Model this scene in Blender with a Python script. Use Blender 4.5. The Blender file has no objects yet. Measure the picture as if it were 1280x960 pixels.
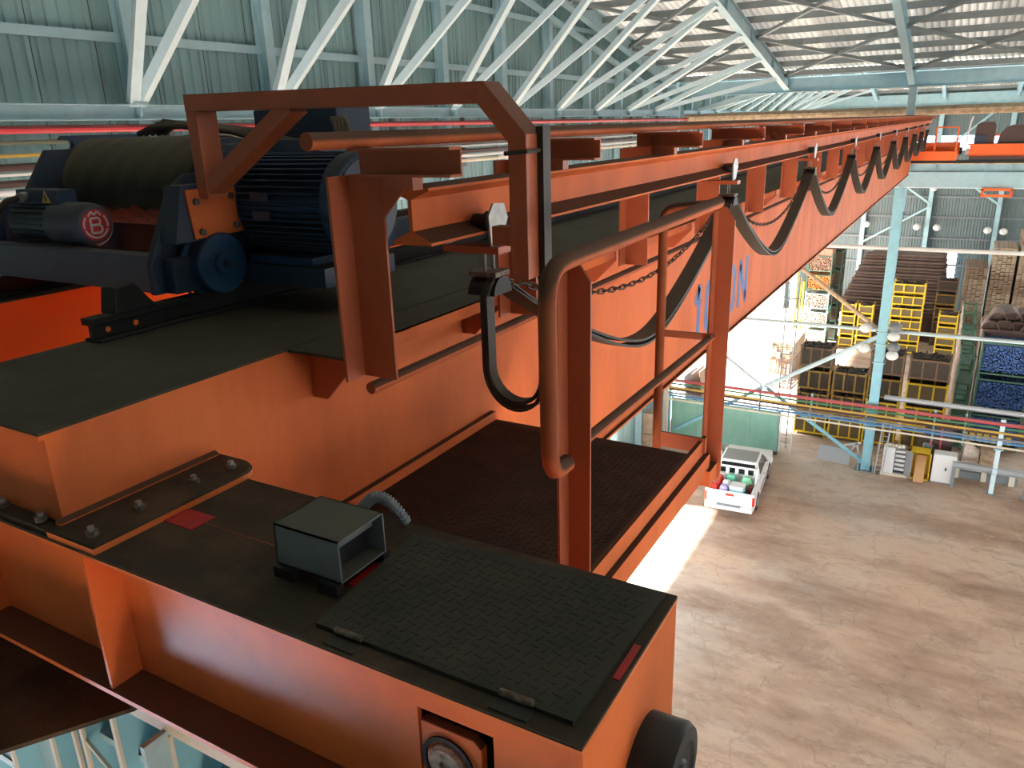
import bpy, math, random
from mathutils import Vector, Matrix
random.seed(7)
R = math.radians
sin, cos, pi = math.sin, math.cos, math.pi
H = 14.67                      # camera height above the hall floor; the scene is measured from the eye, floor at z = 0
scene = bpy.context.scene
col = scene.collection

# ---------------------------------------------------------------- camera
cam_d = bpy.data.cameras.new('camera')
cam = bpy.data.objects.new('camera', cam_d)
col.objects.link(cam)
yaw, pit, rol = R(-30.286), R(18.391), R(1.733)
fw = Vector((sin(yaw) * cos(pit), cos(yaw) * cos(pit), -sin(pit)))
r0 = Vector((cos(yaw), -sin(yaw), 0)); d0 = fw.cross(r0)
rt = cos(rol) * r0 + sin(rol) * d0; dn = -sin(rol) * r0 + cos(rol) * d0
m = Matrix((rt, -dn, -fw)).transposed().to_4x4()
m.translation = Vector((0, 0, H))
cam.matrix_world = m
cam_d.sensor_width = 36.0
cam_d.lens = 964.25 / 1280 * 36.0
cam_d.clip_start = 0.05
cam_d.clip_end = 500
scene.camera = cam

# ---------------------------------------------------------------- sky, sun, exposure
world = bpy.data.worlds.new('sky'); scene.world = world
world.use_nodes = True
bg = world.node_tree.nodes['Background']
bg.inputs['Color'].default_value = (0.95, 0.97, 1.0, 1)
bg.inputs['Strength'].default_value = 2.2
sun_d = bpy.data.lights.new('sun', 'SUN'); sun = bpy.data.objects.new('sun', sun_d); col.objects.link(sun)
sun_d.energy = 16.0; sun_d.angle = R(5.0); sun_d.color = (1.0, 0.97, 0.93)
sun.rotation_euler = Vector((cos(R(44)), 0.10, -sin(R(44)))).to_track_quat('-Z', 'Y').to_euler()
sun.location = (-40, 20, 40)
vs = scene.view_settings
vs.view_transform = 'Standard'; vs.look = 'None'; vs.gamma = 1.0; vs.use_curve_mapping = False
vs.exposure = 2.45
scene.cycles.max_bounces = 10
scene.cycles.diffuse_bounces = 6
scene.cycles.sample_clamp_indirect = 8.0

# ---------------------------------------------------------------- helpers
def V(x, y, z): return Vector((x, y, z))

class MB:
    """collects shapes in eye-relative coordinates and links them as ONE mesh object"""
    def __init__(s): s.v = []; s.f = []
    def add(s, vs, fs):
        o = len(s.v); s.v += [tuple(p) for p in vs]; s.f += [tuple(i + o for i in f) for f in fs]; return s
    def box(s, x0, x1, y0, y1, z0, z1):
        vs = [(x, y, z) for z in (z0, z1) for y in (y0, y1) for x in (x0, x1)]
        return s.add(vs, [(0, 2, 3, 1), (4, 5, 7, 6), (0, 1, 5, 4), (2, 6, 7, 3), (0, 4, 6, 2), (1, 3, 7, 5)])
    def bar(s, a, b, w, h, up=(0, 0, 1)):
        """rectangular bar from a to b, w across, h along up"""
        a, b = Vector(a), Vector(b); d = (b - a).normalized(); up = Vector(up)
        if abs(d.dot(up)) > .98: up = Vector((0, 1, 0))
        sx = d.cross(up).normalized(); uy = sx.cross(d).normalized()
        vs = [p + sx * (w / 2 * i) + uy * (h / 2 * j) for p in (a, b) for j in (-1, 1) for i in (-1, 1)]
        return s.add(vs, [(0, 1, 3, 2), (4, 6, 7, 5), (0, 4, 5, 1), (2, 3, 7, 6), (0, 2, 6, 4), (1, 5, 7, 3)])
    def ibar(s, a, b, w, h, t=.012, up=(0, 0, 1)):
        """I section: h deep along up, flanges w wide"""
        a, b = Vector(a), Vector(b); d = (b - a).normalized(); up = Vector(up)
        if abs(d.dot(up)) > .98: up = Vector((0, 1, 0))
        sx = d.cross(up).normalized(); uy = sx.cross(d).normalized()
        o = uy * (h / 2 - t / 2)
        s.bar(a + o, b + o, w, t, up); s.bar(a - o, b - o, w, t, up)
        return s.bar(a, b, t, h - 2 * t, up)
    def cbar(s, a, b, w, h, t=.01, up=(0, 0, 1), side=1):
        a, b = Vector(a), Vector(b); d = (b - a).normalized(); up = Vector(up)
        if abs(d.dot(up)) > .98: up = Vector((0, 1, 0))
        sx = d.cross(up).normalized(); uy = sx.cross(d).normalized()
        o = uy * (h / 2 - t / 2)
        s.bar(a + o, b + o, w, t, up); s.bar(a - o, b - o, w, t, up)
        k = sx * (side * (w / 2 - t / 2))
        return s.bar(a + k, b + k, t, h - 2 * t, up)
    def cyl(s, a, b, r, n=12, r2=None, caps=True):
        a, b = Vector(a), Vector(b); d = (b - a).normalized(); r2 = r if r2 is None else r2
        u = d.orthogonal().normalized(); w = d.cross(u)
        vs = [p + (u * cos(2 * pi * i / n) + w * sin(2 * pi * i / n)) * q for p, q in ((a, r), (b, r2)) for i in range(n)]
        fs = [(i, (i + 1) % n, n + (i + 1) % n, n + i) for i in range(n)]
        if caps: fs += [tuple(range(n - 1, -1, -1)), tuple(range(n, 2 * n))]
        return s.add(vs, fs)
    def tube(s, pts, r, n=10):
        pts = [Vector(p) for p in pts]; rings = []; u = None
        for i, p in enumerate(pts):
            d = (pts[min(i + 1, len(pts) - 1)] - pts[max(i - 1, 0)]).normalized()
            u = d.orthogonal().normalized() if u is None else (u - d * u.dot(d)).normalized()
            w = d.cross(u); rings.append([p + (u * cos(2 * pi * k / n) + w * sin(2 * pi * k / n)) * r for k in range(n)])
        vs = [q for ring in rings for q in ring]; fs = []
        for i in range(len(pts) - 1):
            fs += [(i * n + k, i * n + (k + 1) % n, (i + 1) * n + (k + 1) % n, (i + 1) * n + k) for k in range(n)]
        fs += [tuple(range(n - 1, -1, -1)), tuple(range((len(pts) - 1) * n, len(pts) * n))]
        return s.add(vs, fs)
    def ribbon(s, pts, across, w, t):
        """flat cable along pts, w wide along the vector across"""
        pts = [Vector(p) for p in pts]; ac = Vector(across).normalized(); vs = []; fs = []
        for i, p in enumerate(pts):
            d = (pts[min(i + 1, len(pts) - 1)] - pts[max(i - 1, 0)]).normalized(); nn = d.cross(ac).normalized()
            vs += [p + ac * (w / 2 * a) + nn * (t / 2 * b) for a, b in ((-1, -1), (1, -1), (1, 1), (-1, 1))]
        for i in range(len(pts) - 1):
            fs += [(4 * i + k, 4 * i + (k + 1) % 4, 4 * i + 4 + (k + 1) % 4, 4 * i + 4 + k) for k in range(4)]
        e = 4 * (len(pts) - 1); fs += [(3, 2, 1, 0), (e, e + 1, e + 2, e + 3)]
        return s.add(vs, fs)
    def prism(s, poly, axis, a, b):
        """polygon in the two other axes (in x, y, z order) pushed from a to b along axis"""
        def P(p, k):
            return {'x': (k, p[0], p[1]), 'y': (p[0], k, p[1]), 'z': (p[0], p[1], k)}[axis]
        n = len(poly); vs = [P(p, a) for p in poly] + [P(p, b) for p in poly]
        fs = [tuple(range(n - 1, -1, -1)), tuple(range(n, 2 * n))] + [(i, (i + 1) % n, n + (i + 1) % n, n + i) for i in range(n)]
        return s.add(vs, fs)
    def dome(s, c, r, h, n=12, k=5, axis=(0, 0, 1)):
        c = Vector(c); ax = Vector(axis).normalized(); u = ax.orthogonal().normalized(); w = ax.cross(u); vs = []; fs = []
        for j in range(k):
            a = pi / 2 * j / k
            vs += [c + (u * cos(2 * pi * i / n) + w * sin(2 * pi * i / n)) * r * cos(a) + ax * h * sin(a) for i in range(n)]
        vs.append(c + ax * h)
        for j in range(k - 1): fs += [(j * n + i, j * n + (i + 1) % n, (j + 1) * n + (i + 1) % n, (j + 1) * n + i) for i in range(n)]
        fs += [((k - 1) * n + i, (k - 1) * n + (i + 1) % n, k * n) for i in range(n)] + [tuple(range(n - 1, -1, -1))]
        return s.add(vs, fs)
    def lathe(s, c, ax, prof, n=20):
        """profile of (distance along ax, radius)"""
        c = Vector(c); ax = Vector(ax).normalized(); u = ax.orthogonal().normalized(); w = ax.cross(u)
        vs = [c + ax * d + (u * cos(2 * pi * i / n) + w * sin(2 * pi * i / n)) * r for d, r in prof for i in range(n)]; fs = []
        for j in range(len(prof) - 1): fs += [(j * n + i, j * n + (i + 1) % n, (j + 1) * n + (i + 1) % n, (j + 1) * n + i) for i in range(n)]
        fs += [tuple(range(n - 1, -1, -1)), tuple(range((len(prof) - 1) * n, len(prof) * n))]
        return s.add(vs, fs)
    def mesh(s, name, mat, off=(0, 0, 0), smooth=False):
        me = bpy.data.meshes.new(name)
        me.from_pydata([(x - off[0], y - off[1], z - off[2]) for x, y, z in s.v], [], s.f)
        import bmesh
        bm = bmesh.new(); bm.from_mesh(me); bmesh.ops.recalc_face_normals(bm, faces=bm.faces); bm.to_mesh(me); bm.free()
        me.materials.append(mat)
        if smooth:
            me.shade_smooth(); me.set_sharp_from_angle(angle=R(35))
        me.update(); return me
    def build(s, name, mat, parent=None, smooth=False, bevel=0):
        base = root_base(parent)
        o = bpy.data.objects.new(name, s.mesh(name, mat, base, smooth))
        col.objects.link(o)
        if parent: o.parent = parent
        else: o.location = (0, 0, H)
        if bevel:
            b = o.modifiers.new('bevel', 'BEVEL'); b.width = bevel; b.segments = 2; b.limit_method = 'ANGLE'; b.angle_limit = R(50)
        return o

BASE = {}
def root_base(p):
    while p is not None and p.parent is not None: p = p.parent
    return BASE.get(p.name, (0, 0, 0)) if p is not None else (0, 0, 0)

def tag(o, label=None, cat=None, group=None, kind=None):
    if label: o['label'] = label
    if cat: o['category'] = cat
    if group: o['group'] = group
    if kind: o['kind'] = kind
    return o
def thing(name, label, cat, base=(0, 0, 0), group=None, kind=None):
    o = bpy.data.objects.new(name, None); col.objects.link(o); o.empty_display_size = .1
    o.location = (base[0], base[1], base[2] + H); BASE[o.name] = base
    return tag(o, label, cat, group, kind)
def inst(name, me, parent, loc):
    """piece that shares mesh data; loc in eye-relative coordinates"""
    o = bpy.data.objects.new(name, me); col.objects.link(o); b = root_base(parent)
    if parent: o.parent = parent; o.location = (loc[0] - b[0], loc[1] - b[1], loc[2] - b[2])
    else: o.location = (loc[0], loc[1], loc[2] + H)
    return o
def copy_tree(o, parent=None):
    c = o.copy(); col.objects.link(c)
    if parent: c.parent = parent
    for ch in list(o.children): copy_tree(ch, c)
    return c

# ---------------------------------------------------------------- materials
def mat(name, c, rough=.55, metal=0., c2=None, nscale=6., namt=.5, dust=None, dustamt=.8, bump=0., bscale=60., spec=.5, streak=1., sharp=(.42, .66), dmin=.03):
    M = bpy.data.materials.new(name); M.use_nodes = True; nt = M.node_tree; b = nt.nodes['Principled BSDF']
    b.inputs['Roughness'].default_value = rough; b.inputs['Metallic'].default_value = metal
    b.inputs['Specular IOR Level'].default_value = spec
    L = nt.links.new; out = None
    tc = nt.nodes.new('ShaderNodeTexCoord')
    rgb = nt.nodes.new('ShaderNodeRGB'); rgb.outputs[0].default_value = (*c, 1); out = rgb.outputs[0]
    if c2:
        mp = nt.nodes.new('ShaderNodeMapping'); mp.inputs['Scale'].default_value = (1, 1, 1 / streak); L(tc.outputs['Object'], mp.inputs['Vector'])
        n = nt.nodes.new('ShaderNodeTexNoise'); n.inputs['Scale'].default_value = nscale; n.inputs['Detail'].default_value = 8; n.inputs['Roughness'].default_value = .65
        L(mp.outputs[0], n.inputs['Vector'])
        mr = nt.nodes.new('ShaderNodeMapRange'); mr.inputs['From Min'].default_value = sharp[0]; mr.inputs['From Max'].default_value = sharp[1]; mr.inputs['To Max'].default_value = namt
        L(n.outputs['Fac'], mr.inputs['Value'])
        mx = nt.nodes.new('ShaderNodeMix'); mx.data_type = 'RGBA'; L(mr.outputs[0], mx.inputs['Factor']); L(out, mx.inputs['A']); mx.inputs['B'].default_value = (*c2, 1); out = mx.outputs['Result']
    if dust:   # dust that has settled on what faces up
        g = nt.nodes.new('ShaderNodeNewGeometry'); sp = nt.nodes.new('ShaderNodeSeparateXYZ'); L(g.outputs['Normal'], sp.inputs[0])
        mr = nt.nodes.new('ShaderNodeMapRange'); mr.inputs['From Min'].default_value = dmin; mr.inputs['From Max'].default_value = dmin + .47; mr.inputs['To Max'].default_value = dustamt
        L(sp.outputs['Z'], mr.inputs['Value'])
        mx = nt.nodes.new('ShaderNodeMix'); mx.data_type = 'RGBA'; L(mr.outputs[0], mx.inputs['Factor']); L(out, mx.inputs['A']); mx.inputs['B'].default_value = (*dust, 1); out = mx.outputs['Result']
        rr = nt.nodes.new('ShaderNodeMapRange'); rr.inputs['To Min'].default_value = rough; rr.inputs['To Max'].default_value = .95; L(mr.outputs[0], rr.inputs['Value']); L(rr.outputs[0], b.inputs['Roughness'])
    L(out, b.inputs['Base Color'])
    if bump:
        n = nt.nodes.new('ShaderNodeTexNoise'); n.inputs['Scale'].default_value = bscale; n.inputs['Detail'].default_value = 4; L(tc.outputs['Object'], n.inputs['Vector'])
        bp = nt.nodes.new('ShaderNodeBump'); bp.inputs['Strength'].default_value = bump; bp.inputs['Distance'].default_value = .01; L(n.outputs['Fac'], bp.inputs['Height']); L(bp.outputs[0], b.inputs['Normal'])
    return M

DUST = (.052, .042, .030)
M = {}
M['orange'] = mat('orange_paint', (.76, .185, .055), .62, spec=.12, c2=(.40, .088, .03), nscale=2.2, namt=.6, dust=DUST, dustamt=.93, streak=3, sharp=(.40, .74))
M['orange_pipe'] = mat('dusty_orange_pipe_paint', (.66, .16, .055), .6, spec=.2, c2=(.42, .095, .035), nscale=6, namt=.5, dust=(.062, .048, .034), dustamt=.92, dmin=-.22)
M['orange_gloss'] = mat('orange_gloss_paint', (.80, .20, .055), .30, spec=.32, c2=(.46, .10, .035), nscale=3, namt=.5, dust=(.05, .038, .026), dustamt=.93)
M['orange_bright'] = mat('orange_bright_paint', (.90, .15, .018), .5, c2=(.78, .12, .015), nscale=3, namt=.3)  # brighter orange; on the second girder it stands in for bounced light
M['orange_red'] = mat('tow_frame_orange_paint', (.50, .125, .05), .5, c2=(.38, .085, .035), nscale=5, namt=.4, dust=DUST, dustamt=.75)
M['deck'] = mat('dusty_deck_plate', (.044, .043, .031), .9, c2=(.078, .070, .045), nscale=5, namt=.8, bump=.15, spec=.2, sharp=(.35, .75))
M['truck_top'] = mat('dusty_checker_plate', (.036, .029, .019), .85, c2=(.095, .062, .036), nscale=4, namt=.75, bump=.25, bscale=90, spec=.25)
M['hatch'] = mat('green_grey_checker_plate', (.024, .028, .022), .7, c2=(.05, .042, .03), nscale=5, namt=.7, bump=.2, bscale=120, spec=.3)
M['walk'] = mat('rust_brown_tread_plate', (.035, .019, .014), .8, c2=(.07, .038, .025), nscale=6, namt=.6, bump=.3, bscale=140, spec=.25)
M['navy'] = mat('navy_paint', (.016, .038, .08), .5, c2=(.035, .038, .042), nscale=6, namt=.5, dust=(.03, .027, .02), dustamt=.7)
M['blue'] = mat('motor_blue_paint', (.012, .068, .17), .45, c2=(.035, .05, .07), nscale=8, namt=.5, dust=(.028, .026, .018), dustamt=.75)
M['greyblue'] = mat('grey_blue_paint', (.075, .10, .15), .5, c2=(.055, .07, .085), nscale=5, namt=.4, dust=(.035, .035, .026), dustamt=.7)
M['canvas'] = mat('dusty_drum_cover', (.022, .024, .020), .9, c2=(.06, .048, .026), nscale=3, namt=.8, dust=(.085, .070, .040), dustamt=.9)
M['rope'] = mat('greased_wire_rope', (.21, .075, .05), .6, c2=(.07, .022, .016), nscale=12, namt=.7)
M['black'] = mat('black_rubber', (.008, .008, .009), .6)
M['blackdust'] = mat('dusty_black_rail_steel', (.012, .012, .012), .5, metal=.3, dust=(.03, .028, .02), dustamt=.7)
M['cable'] = mat('flat_cable_sheath', (.03, .026, .02), .6, c2=(.05, .042, .028), nscale=7, namt=.5, dust=(.075, .06, .038), dustamt=.8)
M['steel'] = mat('galvanised_steel', (.36, .36, .35), .45, metal=.7, c2=(.2, .19, .17), nscale=20, namt=.6)
M['rustbolt'] = mat('rusty_bolt_steel', (.09, .06, .04), .6, metal=.4, c2=(.3, .28, .25), nscale=50, namt=.6)
M['axle'] = mat('worn_axle_steel', (.5, .42, .35), .5, metal=.3, c2=(.1, .07, .05), nscale=45, namt=.9)
M['chain'] = mat('rusty_chain_steel', (.075, .04, .025), .7, metal=.3)
M['bluepaint'] = mat('blue_lettering_paint', (.035, .13, .42), .6, c2=(.16, .2, .35), nscale=9, namt=.5)
M['redmark'] = mat('red_marking_paint', (.38, .006, .006), .6, c2=(.24, .012, .01), nscale=12, namt=.6)
M['hood'] = mat('grey_hood_paint', (.16, .185, .185), .55, c2=(.11, .12, .115), nscale=8, namt=.5, dust=(.07, .072, .052), dustamt=.9)
M['pale'] = mat('pale_blue_steel_paint', (.37, .57, .64), .5, c2=(.29, .43, .48), nscale=3, namt=.5, dust=(.16, .17, .16), dustamt=.6)
M['sky'] = mat('sky_blue_steel_paint', (.26, .54, .64), .5, c2=(.2, .4, .46), nscale=3, namt=.5)
M['strut'] = mat('white_blue_strut_paint', (.62, .80, .86), .45, c2=(.5, .62, .66), nscale=4, namt=.4, dust=(.2, .2, .19), dustamt=.6)
M['wall'] = mat('teal_grey_cladding', (.245, .405, .425), .5, c2=(.185, .305, .325), nscale=1.2, namt=.7, streak=6)
M['wall_far'] = mat('grey_blue_cladding', (.15, .20, .21), .5, c2=(.11, .145, .15), nscale=1.2, namt=.6, streak=5)
M['roofgrey'] = mat('grey_roof_sheet', (.24, .25, .235), .5, c2=(.16, .16, .15), nscale=2, namt=.5)
M['seam'] = mat('dark_lap_seam', (.06, .085, .085), .7)
M['purlin'] = mat('grey_purlin_paint', (.22, .26, .27), .55, c2=(.15, .17, .175), nscale=4, namt=.5)
M['tan'] = mat('dusty_tan_pipe', (.72, .52, .33), .7, c2=(.2, .13, .09), nscale=6, namt=.6, dust=(.1, .08, .06), dustamt=.6)
M['red'] = mat('red_pipe_paint', (.62, .05, .065), .35, dust=(.11, .05, .045), dustamt=.75)
M['redfar'] = mat('faded_red_pipe_paint', (.5, .075, .08), .5, dust=(.3, .12, .12), dustamt=.6)
M['yellow'] = mat('yellow_paint', (.78, .52, .02), .5, c2=(.5, .3, .03), nscale=4, namt=.35)
M['yellowold'] = mat('worn_amber_paint', (.42, .25, .04), .6, c2=(.16, .085, .035), nscale=4, namt=.8)
M['ochre'] = mat('ochre_pipe_paint', (.55, .36, .07), .5)
M['brown'] = mat('brown_pipe_paint', (.07, .035, .03), .5)
M['white'] = mat('white_paint', (.72, .73, .72), .4)
M['cream'] = mat('cream_paint', (.68, .62, .5), .5, c2=(.55, .45, .32), nscale=6, namt=.4)
M['olive'] = mat('olive_pipe_paint', (.13, .15, .10), .5)
M['greenp'] = mat('green_pipe_paint', (.06, .2, .1), .5)
M['bluep'] = mat('blue_pipe_paint', (.08, .24, .48), .45)
M['greypipe'] = mat('grey_pipe_paint', (.2, .22, .24), .5)
M['silver'] = mat('silver_pipe_lagging', (.42, .44, .46), .4, metal=.4)
M['teal'] = mat('teal_board_paint', (.19, .40, .31), .6, c2=(.26, .46, .37), nscale=2.5, namt=.7, streak=2)
M['tealcrate'] = mat('turquoise_crate_paint', (.22, .55, .50), .55, c2=(.3, .5, .45), nscale=5, namt=.5)
M['green'] = mat('dark_green_rack_paint', (.035, .12, .075), .55, c2=(.07, .1, .07), nscale=5, namt=.6)
M['darkcrate'] = mat('brown_crate_infill', (.050, .036, .026), .8, c2=(.12, .085, .055), nscale=25, namt=.7, bump=.3, bscale=40)
M['goldmesh'] = mat('amber_crate_infill', (.16, .115, .05), .8, c2=(.07, .05, .03), nscale=30, namt=.8, bump=.3, bscale=40)
M['crateframe'] = mat('brown_crate_frame', (.20, .115, .065), .7, c2=(.1, .06, .04), nscale=5, namt=.6)
M['scrap'] = mat('dark_scrap_steel', (.03, .022, .018), .6, metal=.2, c2=(.16, .11, .08), nscale=14, namt=.6)
M['pinkends'] = mat('pinkish_pipe_ends', (.42, .24, .17), .7, c2=(.16, .09, .06), nscale=7, namt=.7)
M['orangeends'] = mat('orange_pipe_ends', (.66, .24, .06), .7, c2=(.3, .12, .04), nscale=7, namt=.6)
M['whiteends'] = mat('pale_pipe_ends', (.62, .52, .44), .7, c2=(.3, .22, .17), nscale=7, namt=.6)
M['creamends'] = mat('cream_pipe_ends', (.72, .66, .5), .7, c2=(.4, .34, .24), nscale=7, namt=.5)
M['blueends'] = mat('blue_pipe_ends', (.06, .15, .40), .55, c2=(.03, .07, .2), nscale=9, namt=.6)
M['plank'] = mat('weathered_plank_wood', (.26, .175, .12), .8, c2=(.13, .08, .055), nscale=4, namt=.8)
M['plankpale'] = mat('pale_plank_wood', (.40, .31, .22), .8, c2=(.2, .14, .1), nscale=6, namt=.7)
M['browntube'] = mat('brown_steel_bundle', (.115, .062, .048), .5, c2=(.24, .16, .13), nscale=3, namt=.5, dust=(.2, .14, .12), dustamt=.5)
M['shell'] = mat('dark_brown_shell_steel', (.10, .055, .042), .6, c2=(.19, .11, .085), nscale=5, namt=.6)
M['concrete'] = mat('pale_concrete', (.55, .5, .44), .8, c2=(.45, .4, .34), nscale=1, namt=.5)
M['glass'] = mat('dark_car_glass', (.01, .013, .016), .12)
M['carwhite'] = mat('white_car_paint', (.78, .79, .79), .3)
M['carroof'] = mat('shade_grey_car_roof', (.22, .22, .2), .45)  # shade and reflection on the white cab roof put into the grey
M['carside'] = mat('silver_car_trim', (.3, .31, .32), .35)
M['tailred'] = mat('red_tail_lamp', (.6, .03, .02), .25)
M['cardboard'] = mat('tan_cardboard', (.58, .35, .16), .8, c2=(.5, .28, .12), nscale=6, namt=.4)

def floor_mat():
    Mt = bpy.data.materials.new('stained_concrete_floor'); Mt.use_nodes = True; nt = Mt.node_tree; b = nt.nodes['Principled BSDF']; L = nt.links.new
    tc = nt.nodes.new('ShaderNodeTexCoord')
    def noise(scale, lo, hi, detail=8, stretch=(1, 1, 1), rough=.6):
        mp = nt.nodes.new('ShaderNodeMapping'); mp.inputs['Scale'].default_value = stretch; L(tc.outputs['Object'], mp.inputs['Vector'])
        n = nt.nodes.new('ShaderNodeTexNoise'); n.inputs['Scale'].default_value = scale; n.inputs['Detail'].default_value = detail; n.inputs['Roughness'].default_value = rough; L(mp.outputs[0], n.inputs['Vector'])
        mr = nt.nodes.new('ShaderNodeMapRange'); mr.inputs['From Min'].default_value = lo; mr.inputs['From Max'].default_value = hi; L(n.outputs['Fac'], mr.inputs['Value']); return mr.outputs[0]
    def mix(f, a, bb):
        mx = nt.nodes.new('ShaderNodeMix'); mx.data_type = 'RGBA'; L(f, mx.inputs['Factor'])
        for s, k in ((a, 'A'), (bb, 'B')):
            if isinstance(s, tuple): mx.inputs[k].default_value = (*s, 1)
            else: L(s, mx.inputs[k])
        return mx.outputs['Result']
    c = mix(noise(.16, .4, .62), (.54, .385, .28), (.48, .405, .34))
    c = mix(noise(.35, .46, .70, stretch=(.35, 1, 1)), c, (.22, .125, .08))
    c = mix(noise(2.2, .5, .85, stretch=(.5, 1, 1), rough=.75), c, (.22, .15, .105))
    c = mix(noise(1.1, .54, .78, rough=.85, detail=12), c, (.64, .53, .42))
    c = mix(noise(6.0, .55, .80, rough=.8, detail=10), c, (.30, .21, .15))
    v = nt.nodes.new('ShaderNodeTexVoronoi'); v.feature = 'DISTANCE_TO_EDGE'; v.inputs['Scale'].default_value = .45
    n2 = nt.nodes.new('ShaderNodeTexNoise'); n2.inputs['Scale'].default_value = 1.3; n2.inputs['Detail'].default_value = 6; L(tc.outputs['Object'], n2.inputs['Vector'])
    vm = nt.nodes.new('ShaderNodeVectorMath'); vm.operation = 'ADD'; L(tc.outputs['Object'], vm.inputs[0]); L(n2.outputs['Color'], vm.inputs[1]); L(vm.outputs[0], v.inputs['Vector'])
    mr = nt.nodes.new('ShaderNodeMapRange'); mr.inputs['From Min'].default_value = .0; mr.inputs['From Max'].default_value = .012; mr.inputs['To Min'].default_value = .35; mr.inputs['To Max'].default_value = 0; L(v.outputs['Distance'], mr.inputs['Value'])
    c = mix(mr.outputs[0], c, (.17, .12, .09))
    c = mix(noise(9, .66, .78, detail=3), c, (.14, .10, .075))
    L(c, b.inputs['Base Color']); b.inputs['Roughness'].default_value = .75; b.inputs['Specular IOR Level'].default_value = .3
    return Mt
M['floor'] = floor_mat()

def translucent(name, c, t=.55):
    Mt = bpy.data.materials.new(name); Mt.use_nodes = True; nt = Mt.node_tree; nt.nodes.remove(nt.nodes['Principled BSDF']); L = nt.links.new
    o = nt.nodes['Material Output']; d = nt.nodes.new('ShaderNodeBsdfDiffuse'); tr = nt.nodes.new('ShaderNodeBsdfTranslucent'); mx = nt.nodes.new('ShaderNodeMixShader')
    d.inputs['Color'].default_value = (*c, 1); tr.inputs['Color'].default_value = (c[0], c[1] * 1.04, c[2] * 1.22, 1); mx.inputs[0].default_value = t
    L(d.outputs[0], mx.inputs[1]); L(tr.outputs[0], mx.inputs[2]); L(mx.outputs[0], o.inputs['Surface']); return Mt
M['rooflight'] = translucent('cream_translucent_roof_sheet', (.44, .42, .34), .042)
M['roofgrey'] = translucent('dusty_cream_roof_sheet', (.38, .37, .31), .028)
M['window'] = translucent('white_translucent_sheet', (.8, .84, .85), .6)
# ================================================================ THE SETTING
FZ = -H
XG = -11.9          # gable wall plane
YE, YV, YF = 1.2, 34.4, 67.6     # near eave, valley between the two bays, far eave
EZ, SL = 1.75, .2   # roof height over the eave, roof slope
def roofz(y):
    if y < YV: return EZ + SL * (YV - max(y, YE))      # near bay: one slope up to the ridge over the near runway
    return EZ + SL * min(y - YV, YF - y)

tag(MB().box(-12.0, 30, -6, 68.2, FZ - .3, FZ).build('floor', M['floor']), kind='structure')
tag(MB().box(-90, -12.0, -30, 100, FZ - .3, FZ - .02).build('ground', M['concrete']), kind='structure')

def corrugated(n0, n1, lo, hi_a, hi_b, at, axis, depth=.032, pitch=.2, m=None):
    """one profiled sheet from n0 to n1 along axis at plane `at`, foot lo(n), head hi"""
    mb = MB(); k = int(round((n1 - n0) / pitch)); prof = []
    for i in range(k):
        a = n0 + i * (n1 - n0) / k; p = (n1 - n0) / k
        prof += [(a, 0), (a + p * .45, 0), (a + p * .55, depth), (a + p * .9, depth)]
    prof.append((n1, 0))
    vs = []
    for s_, d_ in prof:
        t = (s_ - n0) / (n1 - n0); top = hi_a + (hi_b - hi_a) * t
        for z in (lo, top): vs.append((at + d_, s_, z) if axis == 'y' else (s_, at + d_, z))
    return mb.add(vs, [(2 * i, 2 * i + 2, 2 * i + 3, 2 * i + 1) for i in range(len(prof) - 1)])

# gable wall, one sheet per metre; two vehicle doors stand open in it
wl = thing('wall_left', 'teal grey corrugated gable wall with columns and girts', None, (XG, 0, FZ), kind='structure')
DOORS = [(14.0, 27.0, FZ + 4.6), (36.6, 64.4, FZ + 6.4)]
y = -3.0
while y < YF - .01:
    y1 = min(y + 1.0, YF) if not (y < YV < y + 1) else YV
    lo = FZ
    for a, b, h in DOORS:
        if (y + y1) / 2 > a and (y + y1) / 2 < b: lo = h
    corrugated(y, y1 + .02, lo, roofz(max(y, YE)) - .02, roofz(y1) - .02, XG, 'y').build('cladding_sheet', M['wall'], wl)
    MB().box(XG, XG + .036, y - .007, y + .007, lo, roofz(max(y, YE)) - .05).build('lap_seam', M['seam'], wl)
    y = y1
gy = [2.25 + 2.87 * k for k in range(23)]
for k, yy in enumerate(gy):
    if yy > YF - 1: break
    z0 = FZ
    for a, b, h in DOORS:
        if a < yy < b: z0 = h
    MB().ibar((XG + .22, yy + .42, z0), (XG + .22, yy + .42, roofz(yy + .42) - .75), .22, .26, .014, (1, 0, 0)).build('wall_column', M['pale'], wl)
for z in (7.5, 6.0, 4.5, 3.0, 1.5, -1.5, -3.6, -5.7, -7.9):
    for a, b in ((YE, YV), (YV, YF)):
        if z > 4.5 and a == YV: continue
        if z > 0:
            dy = max(0, (z + .15 - EZ) / SL); b = b - dy
            if a == YV: a = a + dy
        MB().cbar((XG + .09, a, z), (XG + .09, b, z), .07, .14, .012).build('girt', M['pale'], wl)
for a, b, h in DOORS:
    MB().box(XG - .05, XG + .12, a - .15, b + .15, h, h + .25).build('door_lintel', M['pale'], wl)
    for yy in (a - .08, b + .08): MB().box(XG - .05, XG + .12, yy - .08, yy + .08, FZ, h).build('door_jamb', M['pale'], wl)
# gable rafters (light blue tube) and upper tie
for p, q in ((YE, YV - .01), (YV, YV + 16.6), (YF, YV + 16.6)):
    MB().ibar((XG + .62, p, roofz(p) - .28), (XG + .62, q, roofz(q) - .28), .26, .5, .02).build('rafter', M['pale'], wl)
    MB().bar((XG + .30, p, roofz(p) - .95), (XG + .30, q, roofz(q) - .95), .14, .14).build('wind_tie', M['pale'], wl)

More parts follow.
